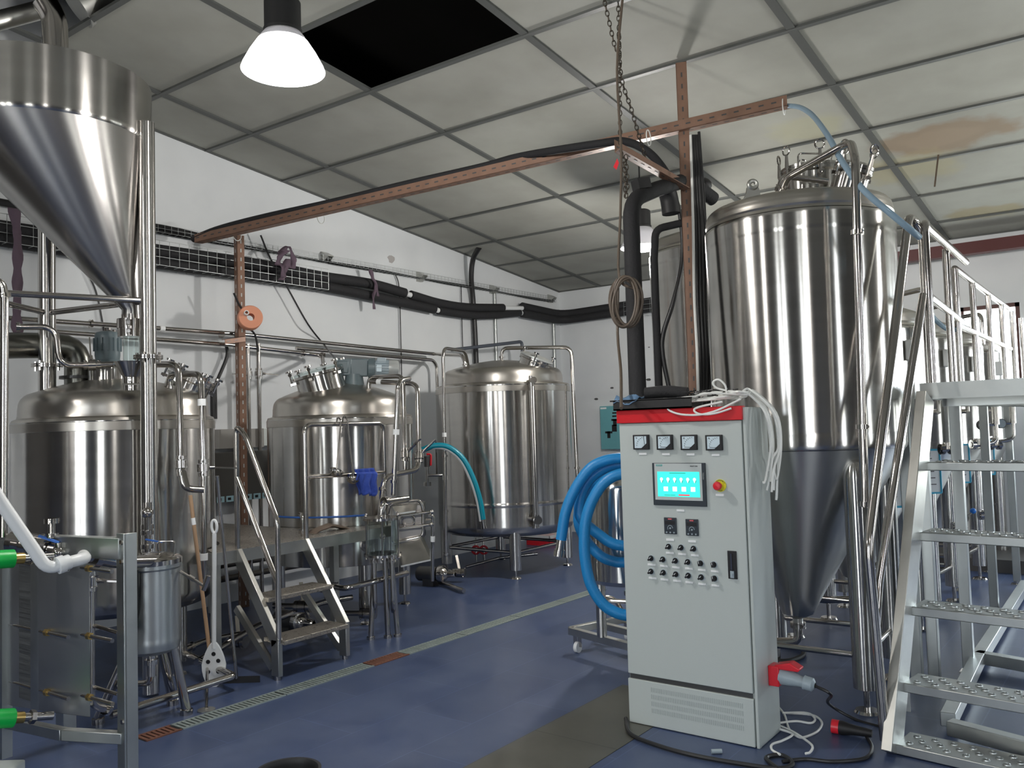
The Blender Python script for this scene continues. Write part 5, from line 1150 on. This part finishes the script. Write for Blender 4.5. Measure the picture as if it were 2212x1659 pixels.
foam('rubber_cable', 'thick black cable curving down behind the brown post', spline([D(1450, 398, 6.3), D(1470, 470, 6.35), D(1474, 560, 6.35), D(1455, 650, 6.3), D(1433, 720, 6.3), D(1432, 770, 6.3), D(1450, 860, 6.3)], 6), .017, 0, 'cable', CABLE)
for k, (dx, r, m_, lb_) in enumerate([(4, .011, WHITEC, 'white cable running down along the right of the brown post'), (11, .012, CABLE, 'black cable beside the white one along the brown post'), (18, .013, CABLE, 'second black cable along the brown post'), (25, .014, CABLE, 'third and thickest black cable along the brown post'), (33, .010, CABLE, 'thin black cable hanging farthest right of the brown post')]):
    y0 = 292 if k < 4 else 285
    foam('power_cable', lb_, spline([D(1490+dx*.6, y0, 6.0), D(1494+dx*.9, 480, 5.98), D(1496+dx, 640, 5.96), D(1502+dx, 760, 5.9), D(1506+dx*.8, 880, 5.7)], 5), r, 0, 'cable', m_)
# ================================================================== ON TOP OF THE CABINET
ctz = 1.672
tr0 = thing('black_trough', 'black plastic trough lying across the top of the control cabinet', 'trough', (-2.2, CY+.05, ctz))
q0, q1 = PY(1330, 878, CY-.02), PY(1502, 872, CY+.02)
obj('trough', MB().box(q0.x-.01, q1.x, CY-.03, CY-.02, ctz, ctz+.052).box(q0.x-.01, q1.x, CY-.03, CY+.11, ctz, ctz+.008).box(q0.x-.01, q1.x, CY+.10, CY+.11, ctz, ctz+.05).box(q0.x-.03, q1.x, CY-.03, CY-.015, ctz+.048, ctz+.056), BLACK, tr0)
def cyD(px, py, dy): return PY(px, py, CY+dy)
foam('foam_offcut', 'black foam insulation offcut lying on the cabinet top', [cyD(1395, 850, .08), cyD(1440, 845, .1), cyD(1485, 850, .12)], .033, .1, 'insulation')
bp_ = cyD(1352, 868, .0); vs, fs = [], []
for j in range(6):
    for i in range(7): vs.append((bp_.x-.06+.024*i, CY-.035+.02*j, ctz+.075+.012*math.sin(i*1.3+j)-(.018*max(0, 2-j))))
for j in range(5):
    for i in range(6): a = j*7+i; fs.append((a, a+1, a+8, a+7))
o_ = solo('blue_sheet', MB().add(vs, fs), mat('blue_grey_sheet', (.12, .22, .36), .4), 'scrap of blue plastic sheet on the left end of the black trough', 'sheet'); o_.modifiers.new('thickness', 'SOLIDIFY').thickness = .003
mb = MB()
for k in range(60):
    a = random.random()*6.28; x0 = cyD(1530, 850, .1); p = V((x0.x+random.uniform(-.11, .10), CY+random.uniform(.02, .2), ctz+random.uniform(.05, .085)))
    mb.tube([p, p+V((math.cos(a)*.06, math.sin(a)*.03, random.uniform(-.01, .015)))], .0035, 5, 0)
o_ = solo('wire_offcuts', mb, CABLE, 'tangle of short black wire offcuts on the cabinet top', 'wires'); o_['kind'] = 'stuff'
rnd = random.Random(3)
for k in range(11):
    u = k/10
    z_ = ctz+.012+.006*(k % 5)
    a0 = cyD(1450+rnd.uniform(-12, 20), 880+rnd.uniform(-8, 4), rnd.uniform(-.01, .03)); a0.z = z_+.012
    a1_ = cyD(1490+rnd.uniform(-10, 10), 868+rnd.uniform(-8, 6), rnd.uniform(.0, .06)); a1_.z = z_+.02
    a2_ = cyD(1550+rnd.uniform(-20, 20), 855, rnd.uniform(-.0, .17)); a2_.z = z_+.02+.03*rnd.random()
    a3_ = cyD(1600+rnd.uniform(-12, 12), 845, rnd.uniform(.03, .20)); a3_.z = ctz+.04+.035*rnd.random()
    X_ = X1+.012+.007*k; yy = CY+.08+.17*rnd.random(); y2 = yy+rnd.uniform(-.05, .05)
    pts = [a0, a1_, a2_, a3_, V((X1-.02, yy, ctz+.045+.004*k)), V((X_+.02, yy+.01, ctz-.04)), V((X_+.035, yy+.02, ctz-.18-.05*rnd.random())), V((X_+.02, y2, ctz-.27-.05*(k % 3))), V((X_+.008, y2-.01, ctz-.33-.05*(k % 4)))]
    solo('white_cable', MB().tube(spline(pts, 6), .0055, 6, 0), WHITEC, 'white cable of the bundle heaped on the cabinet and hanging over its right side', 'cable', 'white cables heaped on the cabinet top')
for k, pts in enumerate([[(1480, 868), (1447, 878), (1445, 886), (1470, 895), (1510, 896), (1545, 888), (1580, 872), (1600, 862)], [(1560, 868), (1508, 880), (1500, 888), (1515, 895), (1545, 893), (1580, 882)], [(1600, 850), (1575, 845), (1548, 838), (1540, 826), (1552, 820), (1566, 832), (1570, 850)]]):
    solo('white_cable', MB().tube(spline([cyD(x, y, -.035 if k < 2 and y > 886 else (-.02 if k < 2 else .05)) for x, y in pts], 6), .0055, 6, 0), WHITEC, ('long loop of white cable drooping over the red band, left', 'short loop of white cable drooping over the red band, right', 'white cable end curling up above the cabinet top')[k], 'cable')
# ================================================================== FLOOR CABLES
solo('floor_cable', MB().tube(spline([F(1352, 1552, .012), F(1362, 1585, .012), F(1420, 1610, .012), F(1500, 1632, .012), F(1600, 1650, .012), F(1680, 1660, .012), F(1712, 1650, .012), F(1690, 1632, .012), F(1655, 1638, .012), F(1690, 1668, .012)], 8), .011, 8, 0), CABLE, 'black cable running along the floor in front of the cabinet', 'cable')
pg = thing('cable_plug', 'black plug with a red face lying on the floor by the tank leg', 'plug', F(1810, 1575))
pa, pb = F(1797, 1568, .035), F(1850, 1578, .03); dd = (pb-pa).normalized()
obj('red_face', MB().cyl(pa-dd*.0, pa+dd*.035, .034, seg=24), REDP, pg); obj('grip', MB().lathe(pa, [(.033, .035), (.035, .05), (.026, .10), (.022, .15), (.018, .19), (.001, .19)], 24, dd), BLACK, pg)
obj('lead', MB().tube(spline([pa+dd*.18, F(1872, 1590, .01), F(1884, 1615, .01), F(1868, 1638, .01), F(1800, 1645, .01), F(1740, 1640, .01), F(1690, 1645, .01)], 8), .009, 8, 0), CABLE, pg)
for k, pts in enumerate([[(1680, 1525), (1695, 1545), (1705, 1575), (1725, 1592), (1745, 1590), (1768, 1578), (1775, 1560), (1755, 1545), (1700, 1540)], [(1680, 1562), (1720, 1558), (1752, 1562), (1760, 1552), (1742, 1540), (1690, 1540)], [(1680, 1566), (1712, 1580), (1740, 1598), (1755, 1612), (1750, 1625), (1740, 1628)], [(1685, 1575), (1712, 1586), (1690, 1600), (1668, 1608), (1668, 1620), (1685, 1630)]]):
    solo('extension_cord', MB().tube(spline([F(x, y, .008+.004*k) for x, y in pts], 8), .006, 6, 0), WHITEC, 'thin white cord lying in loops on the floor right of the cabinet', 'cord', 'white cord loops on the floor')
p = F(1548, 1623, .012); solo('tube_offcut', MB().cyl(p-RT*.025, p+RT*.025, .011, seg=14), GREYP, 'small grey blue tube offcut on the floor before the cabinet', 'offcut')
solo('drain_hose', MB().tube(spline([F(1680, 1385, .02), F(1725, 1398, .02), F(1735, 1415, .02), F(1700, 1428, .02), F(1650, 1425, .02)], 8), .016, 10, 0), BLACK, 'black hose end curled on the floor under the largest fermenter', 'hose')
bk = F(622, 1668, .24)
bu = thing('black_bucket', 'black bucket whose rim shows at the bottom edge', 'bucket', (bk.x, bk.y, 0))
obj('wall', MB().lathe((bk.x, bk.y, 0), [(0, .01), (.10, .01), (.125, .24), (.132, .245), (.132, .25), (.12, .25), (.115, .24), (.095, .02), (0, .02)], 48), BLACK, bu)
# ================================================================== FLOOR DRAIN
def drain(y0, y1, m_, label, w=.125):
    xc = -4.40; t = thing('drain_grate', label, 'drain', (xc, (y0+y1)/2, 0))
    mb = MB().box(xc-w/2, xc-w/2+.014, y0+.004, y1-.004, 0, .007).box(xc+w/2-.014, xc+w/2, y0+.004, y1-.004, 0, .007)
    n = int((y1-y0)/.028)
    for k in range(n): y = y0+.006+(y1-y0-.012)*k/n; mb.box(xc-w/2+.01, xc+w/2-.01, y, y+.017, .001, .0065)
    obj('grating', mb, m_, t); obj('channel', MB().box(xc-w/2+.01, xc+w/2-.01, y0, y1, 0, .001), BLACK, t)
labs = ['rusty first piece of the floor drain grating, nearest the frame post', 'grey floor drain grating just beyond the rusty end', 'grey floor drain grating before the rusty middle piece', 'rust brown piece in the middle of the floor drain', 'grey floor drain grating just past the rusty middle piece', 'grey floor drain grating passing the glass strainer', 'grey floor drain grating beside the corner tank', 'farthest grey floor drain grating, near the wheeled cart']
for (y0, y1, m_), lb_ in zip([(2.47, 2.68, RUST), (2.68, 3.38, GALVR), (3.38, 4.12, GALVR), (4.12, 4.46, RUST), (4.46, 5.1, GALVR), (5.1, 5.8, GALVR), (5.8, 6.5, GALVR), (6.5, 7.2, GALVR)], labs): drain(y0, y1, m_, lb_)
# ================================================================== LEFT WALL SERVICES
zi = 3.22
def wallp(px, py, off=.12): return PX(px, py, XW+off)
up = [wallp(-60, 482), wallp(330, 540), wallp(560, 572), wallp(690, 597), wallp(800, 613), wallp(874, 633)]
foam('insulated_pipe', 'upper black insulated wall pipe, left section up to the first white joint', spline(up, 6), .058, 0)
foam('insulated_pipe', 'upper black insulated wall pipe, sagging section before the corner', spline([wallp(887, 637), wallp(950, 655), wallp(1010, 664), wallp(1086, 665)], 6), .055, 0)
lo_ = [wallp(-60, 508, .11), wallp(330, 566, .11), wallp(560, 597, .11), wallp(690, 617, .11), wallp(820, 643, .11), wallp(938, 668, .11)]
foam('insulated_pipe', 'lower black insulated wall pipe, left section', spline(lo_, 6), .056, 0)
foam('insulated_pipe', 'lower black insulated wall pipe, sagging section before the corner', spline([wallp(947, 671, .11), wallp(1010, 680, .11), wallp(1060, 681, .11), wallp(1122, 676, .11)], 6), .050, 0)
zc_ = wallp(1150, 668).z
for k, (dz, lb_) in enumerate(((.045, 'upper black insulated pipe turning round the far wall corner'), (-.045, 'lower black insulated pipe turning round the far wall corner'))):
    foam('insulated_pipe', lb_, [PX(1128, 668+(-6 if k == 0 else 9), XW+.12), V((XW+.12, YB-.13, zc_+dz-.06)), V((-5.3, YB-.13, zc_+dz-.02)), V((-2.8, YB-.13, zc_+dz-.02))], .058, .25)
for p, q, lb_ in ((wallp(868, 632), wallp(892, 639), 'white pipe joint showing between black insulation, left'), (wallp(934, 667, .11), wallp(952, 672, .11), 'white pipe joint on the lower insulated wall pipe'), (wallp(1080, 665), wallp(1134, 666), 'longer bare white pipe between the black insulation near the corner'), (wallp(1116, 676, .11), wallp(1140, 677, .11), 'white pipe joint nearest the far corner')):
    solo('pipe_joint', MB().cyl(p, q, .032, seg=16), WHITEP, lb_, 'pipe')
def basket(name, label, a, b, hgt, depth, n, nv=3, r=.0028, m_=PIPE, ax='y'):
    """wire mesh tray from a to b (wall side at a/b)"""
    a, b = V(a), V(b); mb = MB(); out = V((depth, 0, 0)) if ax == 'y' else V((0, -depth, 0))
    for k in range(nv+1): z = V((0, 0, hgt*k/nv)); mb.tube([a+out+z, b+out+z], r, 4, 0)
    for k in range(n+1):
        p = a.lerp(b, k/n); mb.tube([p+V((0, 0, 0)), p+out, p+out+V((0, 0, hgt))], r, 4, 0)
    return solo(name, mb, m_, label, 'tray')
WIRE = mat('zinc_wire', (.45, .47, .47), .4, .9)
basket('wire_basket', 'wire mesh basket around the black wall pipes behind the hopper', wallp(-40, 520, .02)+V((0, 0, -.03)), wallp(682, 625, .02)+V((0, 0, -.03)), .22, .21, 34, 3, .003, WIRE)
p = V((-5.95, YB-.02, zc_-.16)); basket('wire_basket', 'wire mesh basket around the black pipes on the far wall', p, V((-2.9, YB-.02, zc_-.16)), .2, .21, 22, 3, .003, WIRE, 'x')
ta, tb_ = wallp(120, 462, .02), V((XW+.02, YB-.25, wallp(1190, 650).z))
ta = V((XW+.02, ta.y, tb_.z))
basket('cable_tray', 'thin wire cable tray high along the left wall', ta, tb_, .07, .09, 110, 2, .0022, WIRE)
for k, (dz, dx) in enumerate(((.006, .03), (.01, .06), (.018, .045))):
    pts = [V((XW+.02+dx, ta.y+(tb_.y-ta.y)*t/12, ta.z+dz+.006*math.sin(t*2.1+k))) for t in range(13)]
    solo('tray_cable', MB().tube(spline(pts, 3), .007, 6, 0), CABLE, 'thin black cable lying in the wall cable tray', 'cable', 'black cables in the wall cable tray')
for px, py, wh in ((700, 556, 'right of the knotted purple strap'), (905, 598, 'above the first white pipe joint'), (1062, 625, 'beside the galvanised conduit'), (1187, 645, 'at the far corner')):
    p = PX(px, py, XW+.02); solo('tray_bracket', MB().prism([(XW, p.y-.03, p.z+.06), (XW, p.y-.03, p.z-.06), (XW+.04, p.y-.03, p.z-.06), (XW+.12, p.y-.03, p.z+.0), (XW+.12, p.y-.03, p.z+.01), (XW+.02, p.y-.03, p.z+.06)], (0, .08, 0)), DULL, 'small grey bracket carrying the wall cable tray, '+wh, 'bracket', 'brackets of the wall cable tray')
# dark cable band left of the hopper and right behind the column
solo('cable_bundle', MB().tube(spline([wallp(-60, 425, .06), wallp(60, 447, .06), wallp(200, 470, .06), wallp(350, 492, .06), wallp(440, 512, .06)], 5), .03, 8, 0), CABLE, 'dark cable bundle on the wall behind the hopper cone', 'cable')
def strap(label, pts, w=.035):
    P = spline(pts, 6); mb = MB(); n = len(P); vs = []
    for i, p in enumerate(P): a = .6*math.sin(i*.55); s_ = V((0, math.cos(a), 0))*w+V((math.sin(a)*w, 0, 0)); ww = .55+.45*abs(math.cos(i*.33)); vs += [p-s_*ww, p+s_*ww]
    mb.add(vs, [(2*i, 2*i+1, 2*i+3, 2*i+2) for i in range(n-1)])
    o = solo('fabric_strap', mb, STRAP, label, 'strap'); o.modifiers.new('thickness', 'SOLIDIFY').thickness = .006; return o
strap('long purple fabric strap hanging at the far left behind the hopper', [wallp(x, y, .27) for x, y in ((30, 450), (36, 500), (38, 560), (37, 620), (36, 680), (38, 720))], .045)
strap('knotted purple strap round the wire basket', [wallp(x, y, .26) for x, y in ((605, 548), (622, 532), (634, 560), (630, 580), (622, 560), (612, 590), (608, 605))], .04)
strap('wider end of the knotted purple strap, hanging left', [wallp(x, y, .28) for x, y in ((618, 540), (604, 555), (601, 572), (610, 575), (612, 600))], .05)
strap('purple strap tied round the black pipes near the middle of the wall', [wallp(x, y, .185) for x, y in ((800, 583), (806, 604), (812, 622), (806, 640), (808, 668))], .028)
strap('short tail of the purple strap on the middle of the wall', [wallp(x, y, .26) for x, y in ((804, 600), (813, 615), (816, 640))], .022)
# thin cables down the wall
def wc(label, pts, r=.008, off=.03, m_=CABLE): return solo('hanging_cable', MB().tube(spline([wallp(*p, off) if len(p) == 2 else D(*p) for p in pts], 6), r, 8, 0), m_, label, 'cable')
wc('black cable falling from the beam down to the gear motor', [D_ for D_ in [(563, 508), (585, 560), (620, 620), (665, 700), (700, 745)]]+[(728, 780, 7.85)], .009, .12)
wc('thin black cable hanging from the tray past the gear motor', [(854, 592), (862, 620), (865, 700), (868, 830)], .007)
wc('dark cable above the corner going up into the ceiling', [(1215, 643), (1228, 628)], .006)
wc('thin cable down the wall left of the vertical black pipe', [(996, 617), (998, 700), (1000, 760)], .006)
foam('black_hose', 'black hose coming from the ceiling and going down the wall left of the corner tank', spline([PX(1035, 535, XW+.35), PX(1022, 560, XW+.2), wallp(1018, 600), wallp(1022, 650, .06), wallp(1026, 720, .06), wallp(1029, 790, .06)], 6), .034, 0, 'hose', CABLE)
foam('black_hose', 'dark hose rising on the wall behind the leftmost kettle', spline([wallp(488, 740, .06), wallp(490, 770, .06), wallp(470, 820, .06), wallp(461, 850, .06), wallp(461, 905, .06)], 6), .016, 0, 'hose', CABLE)
solo('cable_gland', MB().cyl(wallp(461, 828, .06), wallp(462, 905, .06), .032, seg=14), CABLE, 'thick black cable sleeve on the wall right of the leftmost kettle', 'cable')
wc('black cable end hanging down the left brown post to the tape roll', [(505, 633), (515, 655), (528, 676)], .010, .34)
wc('black cable below the tape roll', [(530, 705), (550, 722), (558, 760)], .010, .3)
for x_, lb_ in ((1068, 'slim galvanised conduit down the wall left of the corner'), ):
    a = wallp(x_, 632, .03); solo('conduit', MB().cyl((a.x, a.y, .3), a, .022, seg=12), GALV, lb_, 'conduit')
solo('conduit', MB().cyl((XW+.05, YB-.25, .3), (XW+.05, YB-.25, 3.3), .024, seg=12), GALV, 'grey conduit running down close to the far corner', 'conduit')
a = wallp(205, 640, .03); wc('thin dark cable behind the hopper outlet', [(190, 590), (210, 640), (230, 745)], .008)
# orange tape roll on the brown post
tc_ = PX(540, 687, -6.72); ad = (V((.86, -.45, .08))).normalized()
tr_ = thing('tape_roll', 'orange tape roll hung on the left brown post', 'roll', tc_)
obj('roll', MB().lathe(tc_-ad*.05, [(.035, 0), (.105, 0), (.112, .01), (.112, .09), (.105, .10), (.035, .10), (.035, 0)], 48, ad), ORANGE, tr_)
obj('core', MB().lathe(tc_-ad*.08-V((0, .05, -.03)), [(.014, 0), (.022, 0), (.022, .16), (.014, .16)], 24, ad), WHITEP, tr_)
# teal board on the far wall, crate, coloured bits
a, b = PY(1297, 878, YB-.05), PY(1350, 970, YB-.05)
tb2 = thing('tool_board', 'teal board with black silhouettes on the far wall beside the cabinet', 'board', (a.x, YB-.05, b.z))
obj('board', MB().box(a.x, b.x+.15, YB-.07, YB, b.z, a.z), TEALB, tb2, bevel=.004)
mb = MB(); Y_ = YB-.072
for px, py, w, hh in ((1327, 892, .035, .012), (1327, 899, .035, .012), (1327, 907, .05, .014), (1328, 913, .03, .05), (1327, 925, .04, .05), (1315, 934, .06, .015), (1315, 939, .025, .05)):
    p = PY(px, py, Y_); mb.box(p.x-w, p.x+w, Y_, Y_+.003, p.z-hh, p.z+hh)
obj('silhouette', mb, INK, tb2)['kind'] = 'stuff'
p = PY(1302, 882, Y_); obj('label', MB().box(p.x-.04, p.x+.06, Y_, Y_+.003, p.z-.012, p.z+.012), PAPER, tb2)
p = F(1174, 1176); cr_ = thing('plastic_crate', 'red and white plastic crate on the floor behind the corner tank', 'crate', (p.x, p.y, 0))
for z0, z1, m_, nm, g in ((.02, .10, REDP, 'lower_tray', .0), (.10, .14, WHITEP, 'upper_tray', .015)):
    mb = MB(); x0, x1, y0, y1 = p.x-.19-g, p.x+.19+g, p.y-.13-g, p.y+.13+g
    mb.box(x0, x1, y0, y0+.012, z0, z1).box(x0, x1, y1-.012, y1, z0, z1).box(x0, x0+.012, y0, y1, z0, z1).box(x1-.012, x1, y0, y1, z0, z1)
    if z0 < .1: mb.box(x0, x1, y0, y1, 0, .02)
    obj(nm, mb, m_, cr_, bevel=.003)
for k, px in enumerate((1028, 1045)):
    p = F(px, 1188, .12); o_ = thing('gate_valve', 'red valve wheel under the corner tank, '+('left of the pair' if k == 0 else 'right of the pair'), 'valve', p)
    obj('wheel', MB().torus(p, FW, .045, .014, 24, 8).cyl(p-FW*.01, p+FW*.01, .02, seg=12), REDP, o_); obj('stem', MB().cyl(p, p+V((-.02, .02, .22)), .012, seg=10).cyl((p.x, p.y, p.z), (p.x, p.y, .0), .012, seg=8), PIPE, o_)
# sample valve at the left of the corner tank
p = D(922, 1000, 9.0); sv = thing('sample_valve', 'sampling valve with red lever on thin tubes left of the corner tank', 'valve', p)
obj('body', MB().cyl(p+V((0, 0, -.04)), p+V((0, 0, .07)), .03, seg=14), DARKM, sv)
obj('lever', MB().tube([p+V((0, 0, .09))+RT*.0, p+V((0, 0, .09))+RT*.045, p+RT*.04+V((0, 0, -.03))], .011, 8, .02), REDP, sv)
obj('tube', MB().tube([p+V((0, 0, -.04)), p+V((0, 0, -.22))], .016, 10, 0).tube([p+V((0, 0, -.13)), p+V((0, 0, -.13))+RT*.16], .014, 10, 0).tube([p+RT*.1+V((0, 0, .22)), p+RT*.1+V((0, 0, -.13))], .010, 8, 0).cyl(p+V((0, 0, -.2)), p+V((0, 0, -.24)), .04, seg=16), PIPE, sv)
# metal bits up through the ceiling hatches
mb = MB(); 
hv = thing('ventilation_duct', 'shiny duct and pipe rising through the ceiling hatch above the hopper', 'duct', D(120, 100, 6.2))
obj('riser', MB().tube([D(120, 108, 6.0), D(118, 40, 6.0), D(96, 2, 6.0)], .075, 20, .12), PIPE, hv)
obj('duct', MB().tube([D(-60, 60, 6.3), D(100, 18, 6.3)], .06, 18, 0).cyl(D(165, 14, 6.6), D(235, -25, 6.6), .16, seg=20), DULL, hv)
# thin vent stem on the stained ceiling
p0 = F(2026, 336, 3.93); solo('ceiling_wire', MB().tube([D(2027, 335, 8.3), D(2024, 360, 8.25), D(2019, 403, 8.2)], .008, 6, 0), BROWNC, 'short dark wire hanging from the stained ceiling panels', 'wire')
# ================================================================== SMALLER FITTINGS
# on the platform deck
p = PX(655, 1141, -5.22); t = thing('deck_fitting', 'clamped elbow fitting standing on the platform deck by the rail foot', 'fitting', (p.x, p.y, .82))
p = V((p.x, p.y, .82))
obj('stub', MB().cyl(p, p+V((0, 0, .10)), .021).clamp(p+V((0, 0, .035)), (0, 0, 1), .024), PIPE, t)
obj('elbow', MB().tube([p+V((0, 0, .09)), p+V((0, 0, .155)), p+V((-.09, .05, .155))], .021, 14, .05), PIPE, t)
p = PX(700, 1132, -5.27); vs = []
mb = MB()
for i in range(9):
    for j in range(5):
        u, v = i/8, j/4; mb.v.append(V((p.x-.02+.10*(v-.5), p.y-.12+.36*u, .822+.055*math.sin(u*math.pi)*(1-.5*abs(v-.5))+.006*math.sin(i*2+j*3))))
mb.f += [(i*5+j, i*5+j+1, i*5+j+6, i*5+j+5) for i in range(8) for j in range(4)]
o_ = solo('brown_sack', mb, mat('brown_sacking', (.17, .13, .10), .8), 'flat brown sack lying on the platform deck against the kettle', 'sack'); o_.modifiers.new('thickness', 'SOLIDIFY').thickness = .012
# blue gasket and sight port of the kettle by the stairs
a0_ = math.atan2(-C2[1], -C2[0])
mb = MB(); pts = []
for k in range(30):
    a = a0_-.95+1.25*k/29; pts.append(V((C2[0]+math.cos(a)*.646, C2[1]+math.sin(a)*.646, .905)))
obj('blue_seal', MB().tube(pts, .008, 8, 0), GASK, t2)
a = a0_+.30; n_ = V((math.cos(a), math.sin(a), 0)); c_ = V((C2[0], C2[1], .66))+n_*.642
obj('sight_port', MB().cyl(c_-n_*.01, c_+n_*.03, .055, seg=28).cyl(c_+n_*.03, c_+n_*.04, .035, seg=20), PIPE, t2)
# seam and weld bands of kettle shells
for tk, c, R in ((t1, C1, .652), (t2, C2, .642)):
    obj('weld_band', MB().lathe((c[0], c[1], 0), [(R+.001, 1.655), (R+.0035, 1.657), (R+.0035, 1.712), (R+.001, 1.714)], 128), DOME, tk)
obj('weld_band', MB().lathe((C3[0], C3[1], 0), [(.769, 1.985), (.7715, 1.987), (.7715, 2.045), (.769, 2.047)], 128), DOME, t3)
# sight tube against kettle 1
a = math.atan2(-C1[1], -C1[0])+.30; n_ = V((math.cos(a), math.sin(a), 0)); c_ = V((C1[0], C1[1], 0))+n_*.69
obj('sight_tube', MB().cyl(c_+V((0, 0, .75)), c_+V((0, 0, 1.86)), .014, seg=10).cyl(c_+V((0, 0, 1.86))-n_*.12, c_+V((0, 0, 1.86))+n_*.02, .012, seg=8).cyl(c_+V((0, 0, .8))-n_*.06, c_+V((0, 0, .8)), .02, seg=12), PIPE, t1)
# valves standing in front of the nearer hopper column
p = D(318, 1108, 5.66); q = thing('sampling_valve', 'small stacked valve with a blue lever in front of the nearer hopper column', 'valve', D(318, 1195, 5.66))
obj('body', MB().sph(p, .034, 16).cyl(p, D(318, 1198, 5.66), .018).clamp(D(318, 1150, 5.66), (0, 0, 1), .024).clamp(D(318, 1180, 5.66), (0, 0, 1), .024), PIPE, q)
e_ = D(318, 1165, 5.62); obj('lever', MB().bar(e_-RT*.01, e_+RT*.09+V((0, 0, -.02)), .012, .008), GASK, q)
# strap-hung valve levers on the exchanger manifold
e_ = D(128, 1172, 4.7); o_ = thing('lever_valve', 'ball valve with a blue lever on the manifold behind the white pipe', 'valve', e_)
obj('body', MB().cyl(e_+V((0, 0, -.05)), e_, .02).sph(e_+V((0, 0, -.05)), .035, 14), PIPE, o_); obj('lever', MB().tube([e_, e_+V((0, 0, .01))-RT*.03, e_+V((0, 0, .035))-RT*.10], .008, 8, .01, flat=.4), GASK, o_)
e_ = D(95, 1172, 4.85); solo('filter_housing', MB().cyl(D(30, 1172, 4.95), D(108, 1185, 4.8), .062, seg=28).cyl(D(108, 1185, 4.8), D(118, 1187, 4.78), .075, seg=28), PIPE, 'thick horizontal steel pipe section above the heat exchanger', 'pipe')
b_ = D(4, 1600, 4.4); solo('grey_block', MB().bar(V((b_.x-.12, b_.y-.02, .0)), V((b_.x-.12, b_.y-.02, .16)), .25, .22, RT), GBOX, 'pale grey block on the floor at the lower left picture edge', 'block', bevel=.01)
# gauges by the fermenters
for k, (px, py, d) in enumerate([(2120, 918, 8.2), (2160, 915, 9.2)]):
    p = D(px, py, d); g = thing('pressure_gauge', ('round pressure gauge on a bent tube by the fermenters, nearer' if k == 0 else 'round pressure gauge on a bent tube near the white far wall'), 'gauge', p)
    obj('dial', MB().cyl(p, p-FW*.03, .045, seg=28), DARKM, g); obj('dial_face', MB().cyl(p-FW*.0305, p-FW*.032, .038, seg=28), PAPER if k == 0 else GREYP, g)
    q_ = p+RT*.12; obj('tube', MB().tube([q_+V((0, 0, .22)), q_+V((0, 0, -.15)), q_+V((0, 0, -.17))-RT*.18], .018, 12, .06).cyl(p, q_, .012, seg=8).cyl(q_+V((0, 0, .0)), q_+V((0, 0, .2)), .03, seg=14), PIPE, g)
for k, (px, py, d) in enumerate([(2112, 960, 8.0), (2150, 962, 9.0), (2046, 970, 7.2), (2128, 1113, 9.0), (2072, 1138, 7.9), (1878, 1240, 6.0)]):
    p = D(px, py, d); g = thing('fermenter_valve', 'butterfly valve cluster on the fermenters, '+['behind the second stair tread from the top', 'on the far fermenter at door height', 'just above the second stair tread from the top', 'low on the far fermenter leg', 'low by the third tread, with a blue lever knob', 'with a blue knob behind the big tank leg'][k], 'valve', p)
    obj('body', MB().cyl(p-RT*.06, p+RT*.06, .022).clamp(p-RT*.04, RT, .026).clamp(p+RT*.03, RT, .026).cyl(p-RT*.0, p+V((0, 0, .05)), .03, seg=14), PIPE, g)
    obj('lever', MB().bar(p+V((0, 0, .03)), p+RT*.12+V((0, 0, .06 if k < 3 else .12)), .016, .010), PIPE, g)
    if k > 3: obj('knob', MB().sph(p+RT*.12+V((0, 0, .125)), .024, 14), mat('blue_knob', (.01, .15, .55), .4) if k == 4 else MATS['blue_knob'], g)
# conduit saddles and wall marks
mb = MB()
for px, py, w in ((478, 722, .05), (845, 560, .06), (800, 840, .02), (812, 790, .02)):
    p = PX(px, py, XW); n = 9; mb.prism([(XW+.0005, p.y+w*math.cos(6.283*k/n)*(1+.3*math.sin(k*2.2)), p.z+w*.8*math.sin(6.283*k/n)) for k in range(n)], (.001, 0, 0))
struct('wall_left_scuff', mb, mat('plaster_patch', (.42, .40, .39), .8))
mb = MB()
for px, py, w in ((1322, 838, .03), (1288, 862, .035), (1401, 820, .04), (2160, 522, .03), (1402, 750, .015)):
    p = PY(px, py, YB); mb.prism([(p.x+w*math.cos(6.283*k/6)*(1+.4*math.sin(k*3)), YB-.0015, p.z+w*.5*math.sin(6.283*k/6)) for k in range(6)], (0, .001, 0))
struct('wall_back_scuff', mb, DARKM)
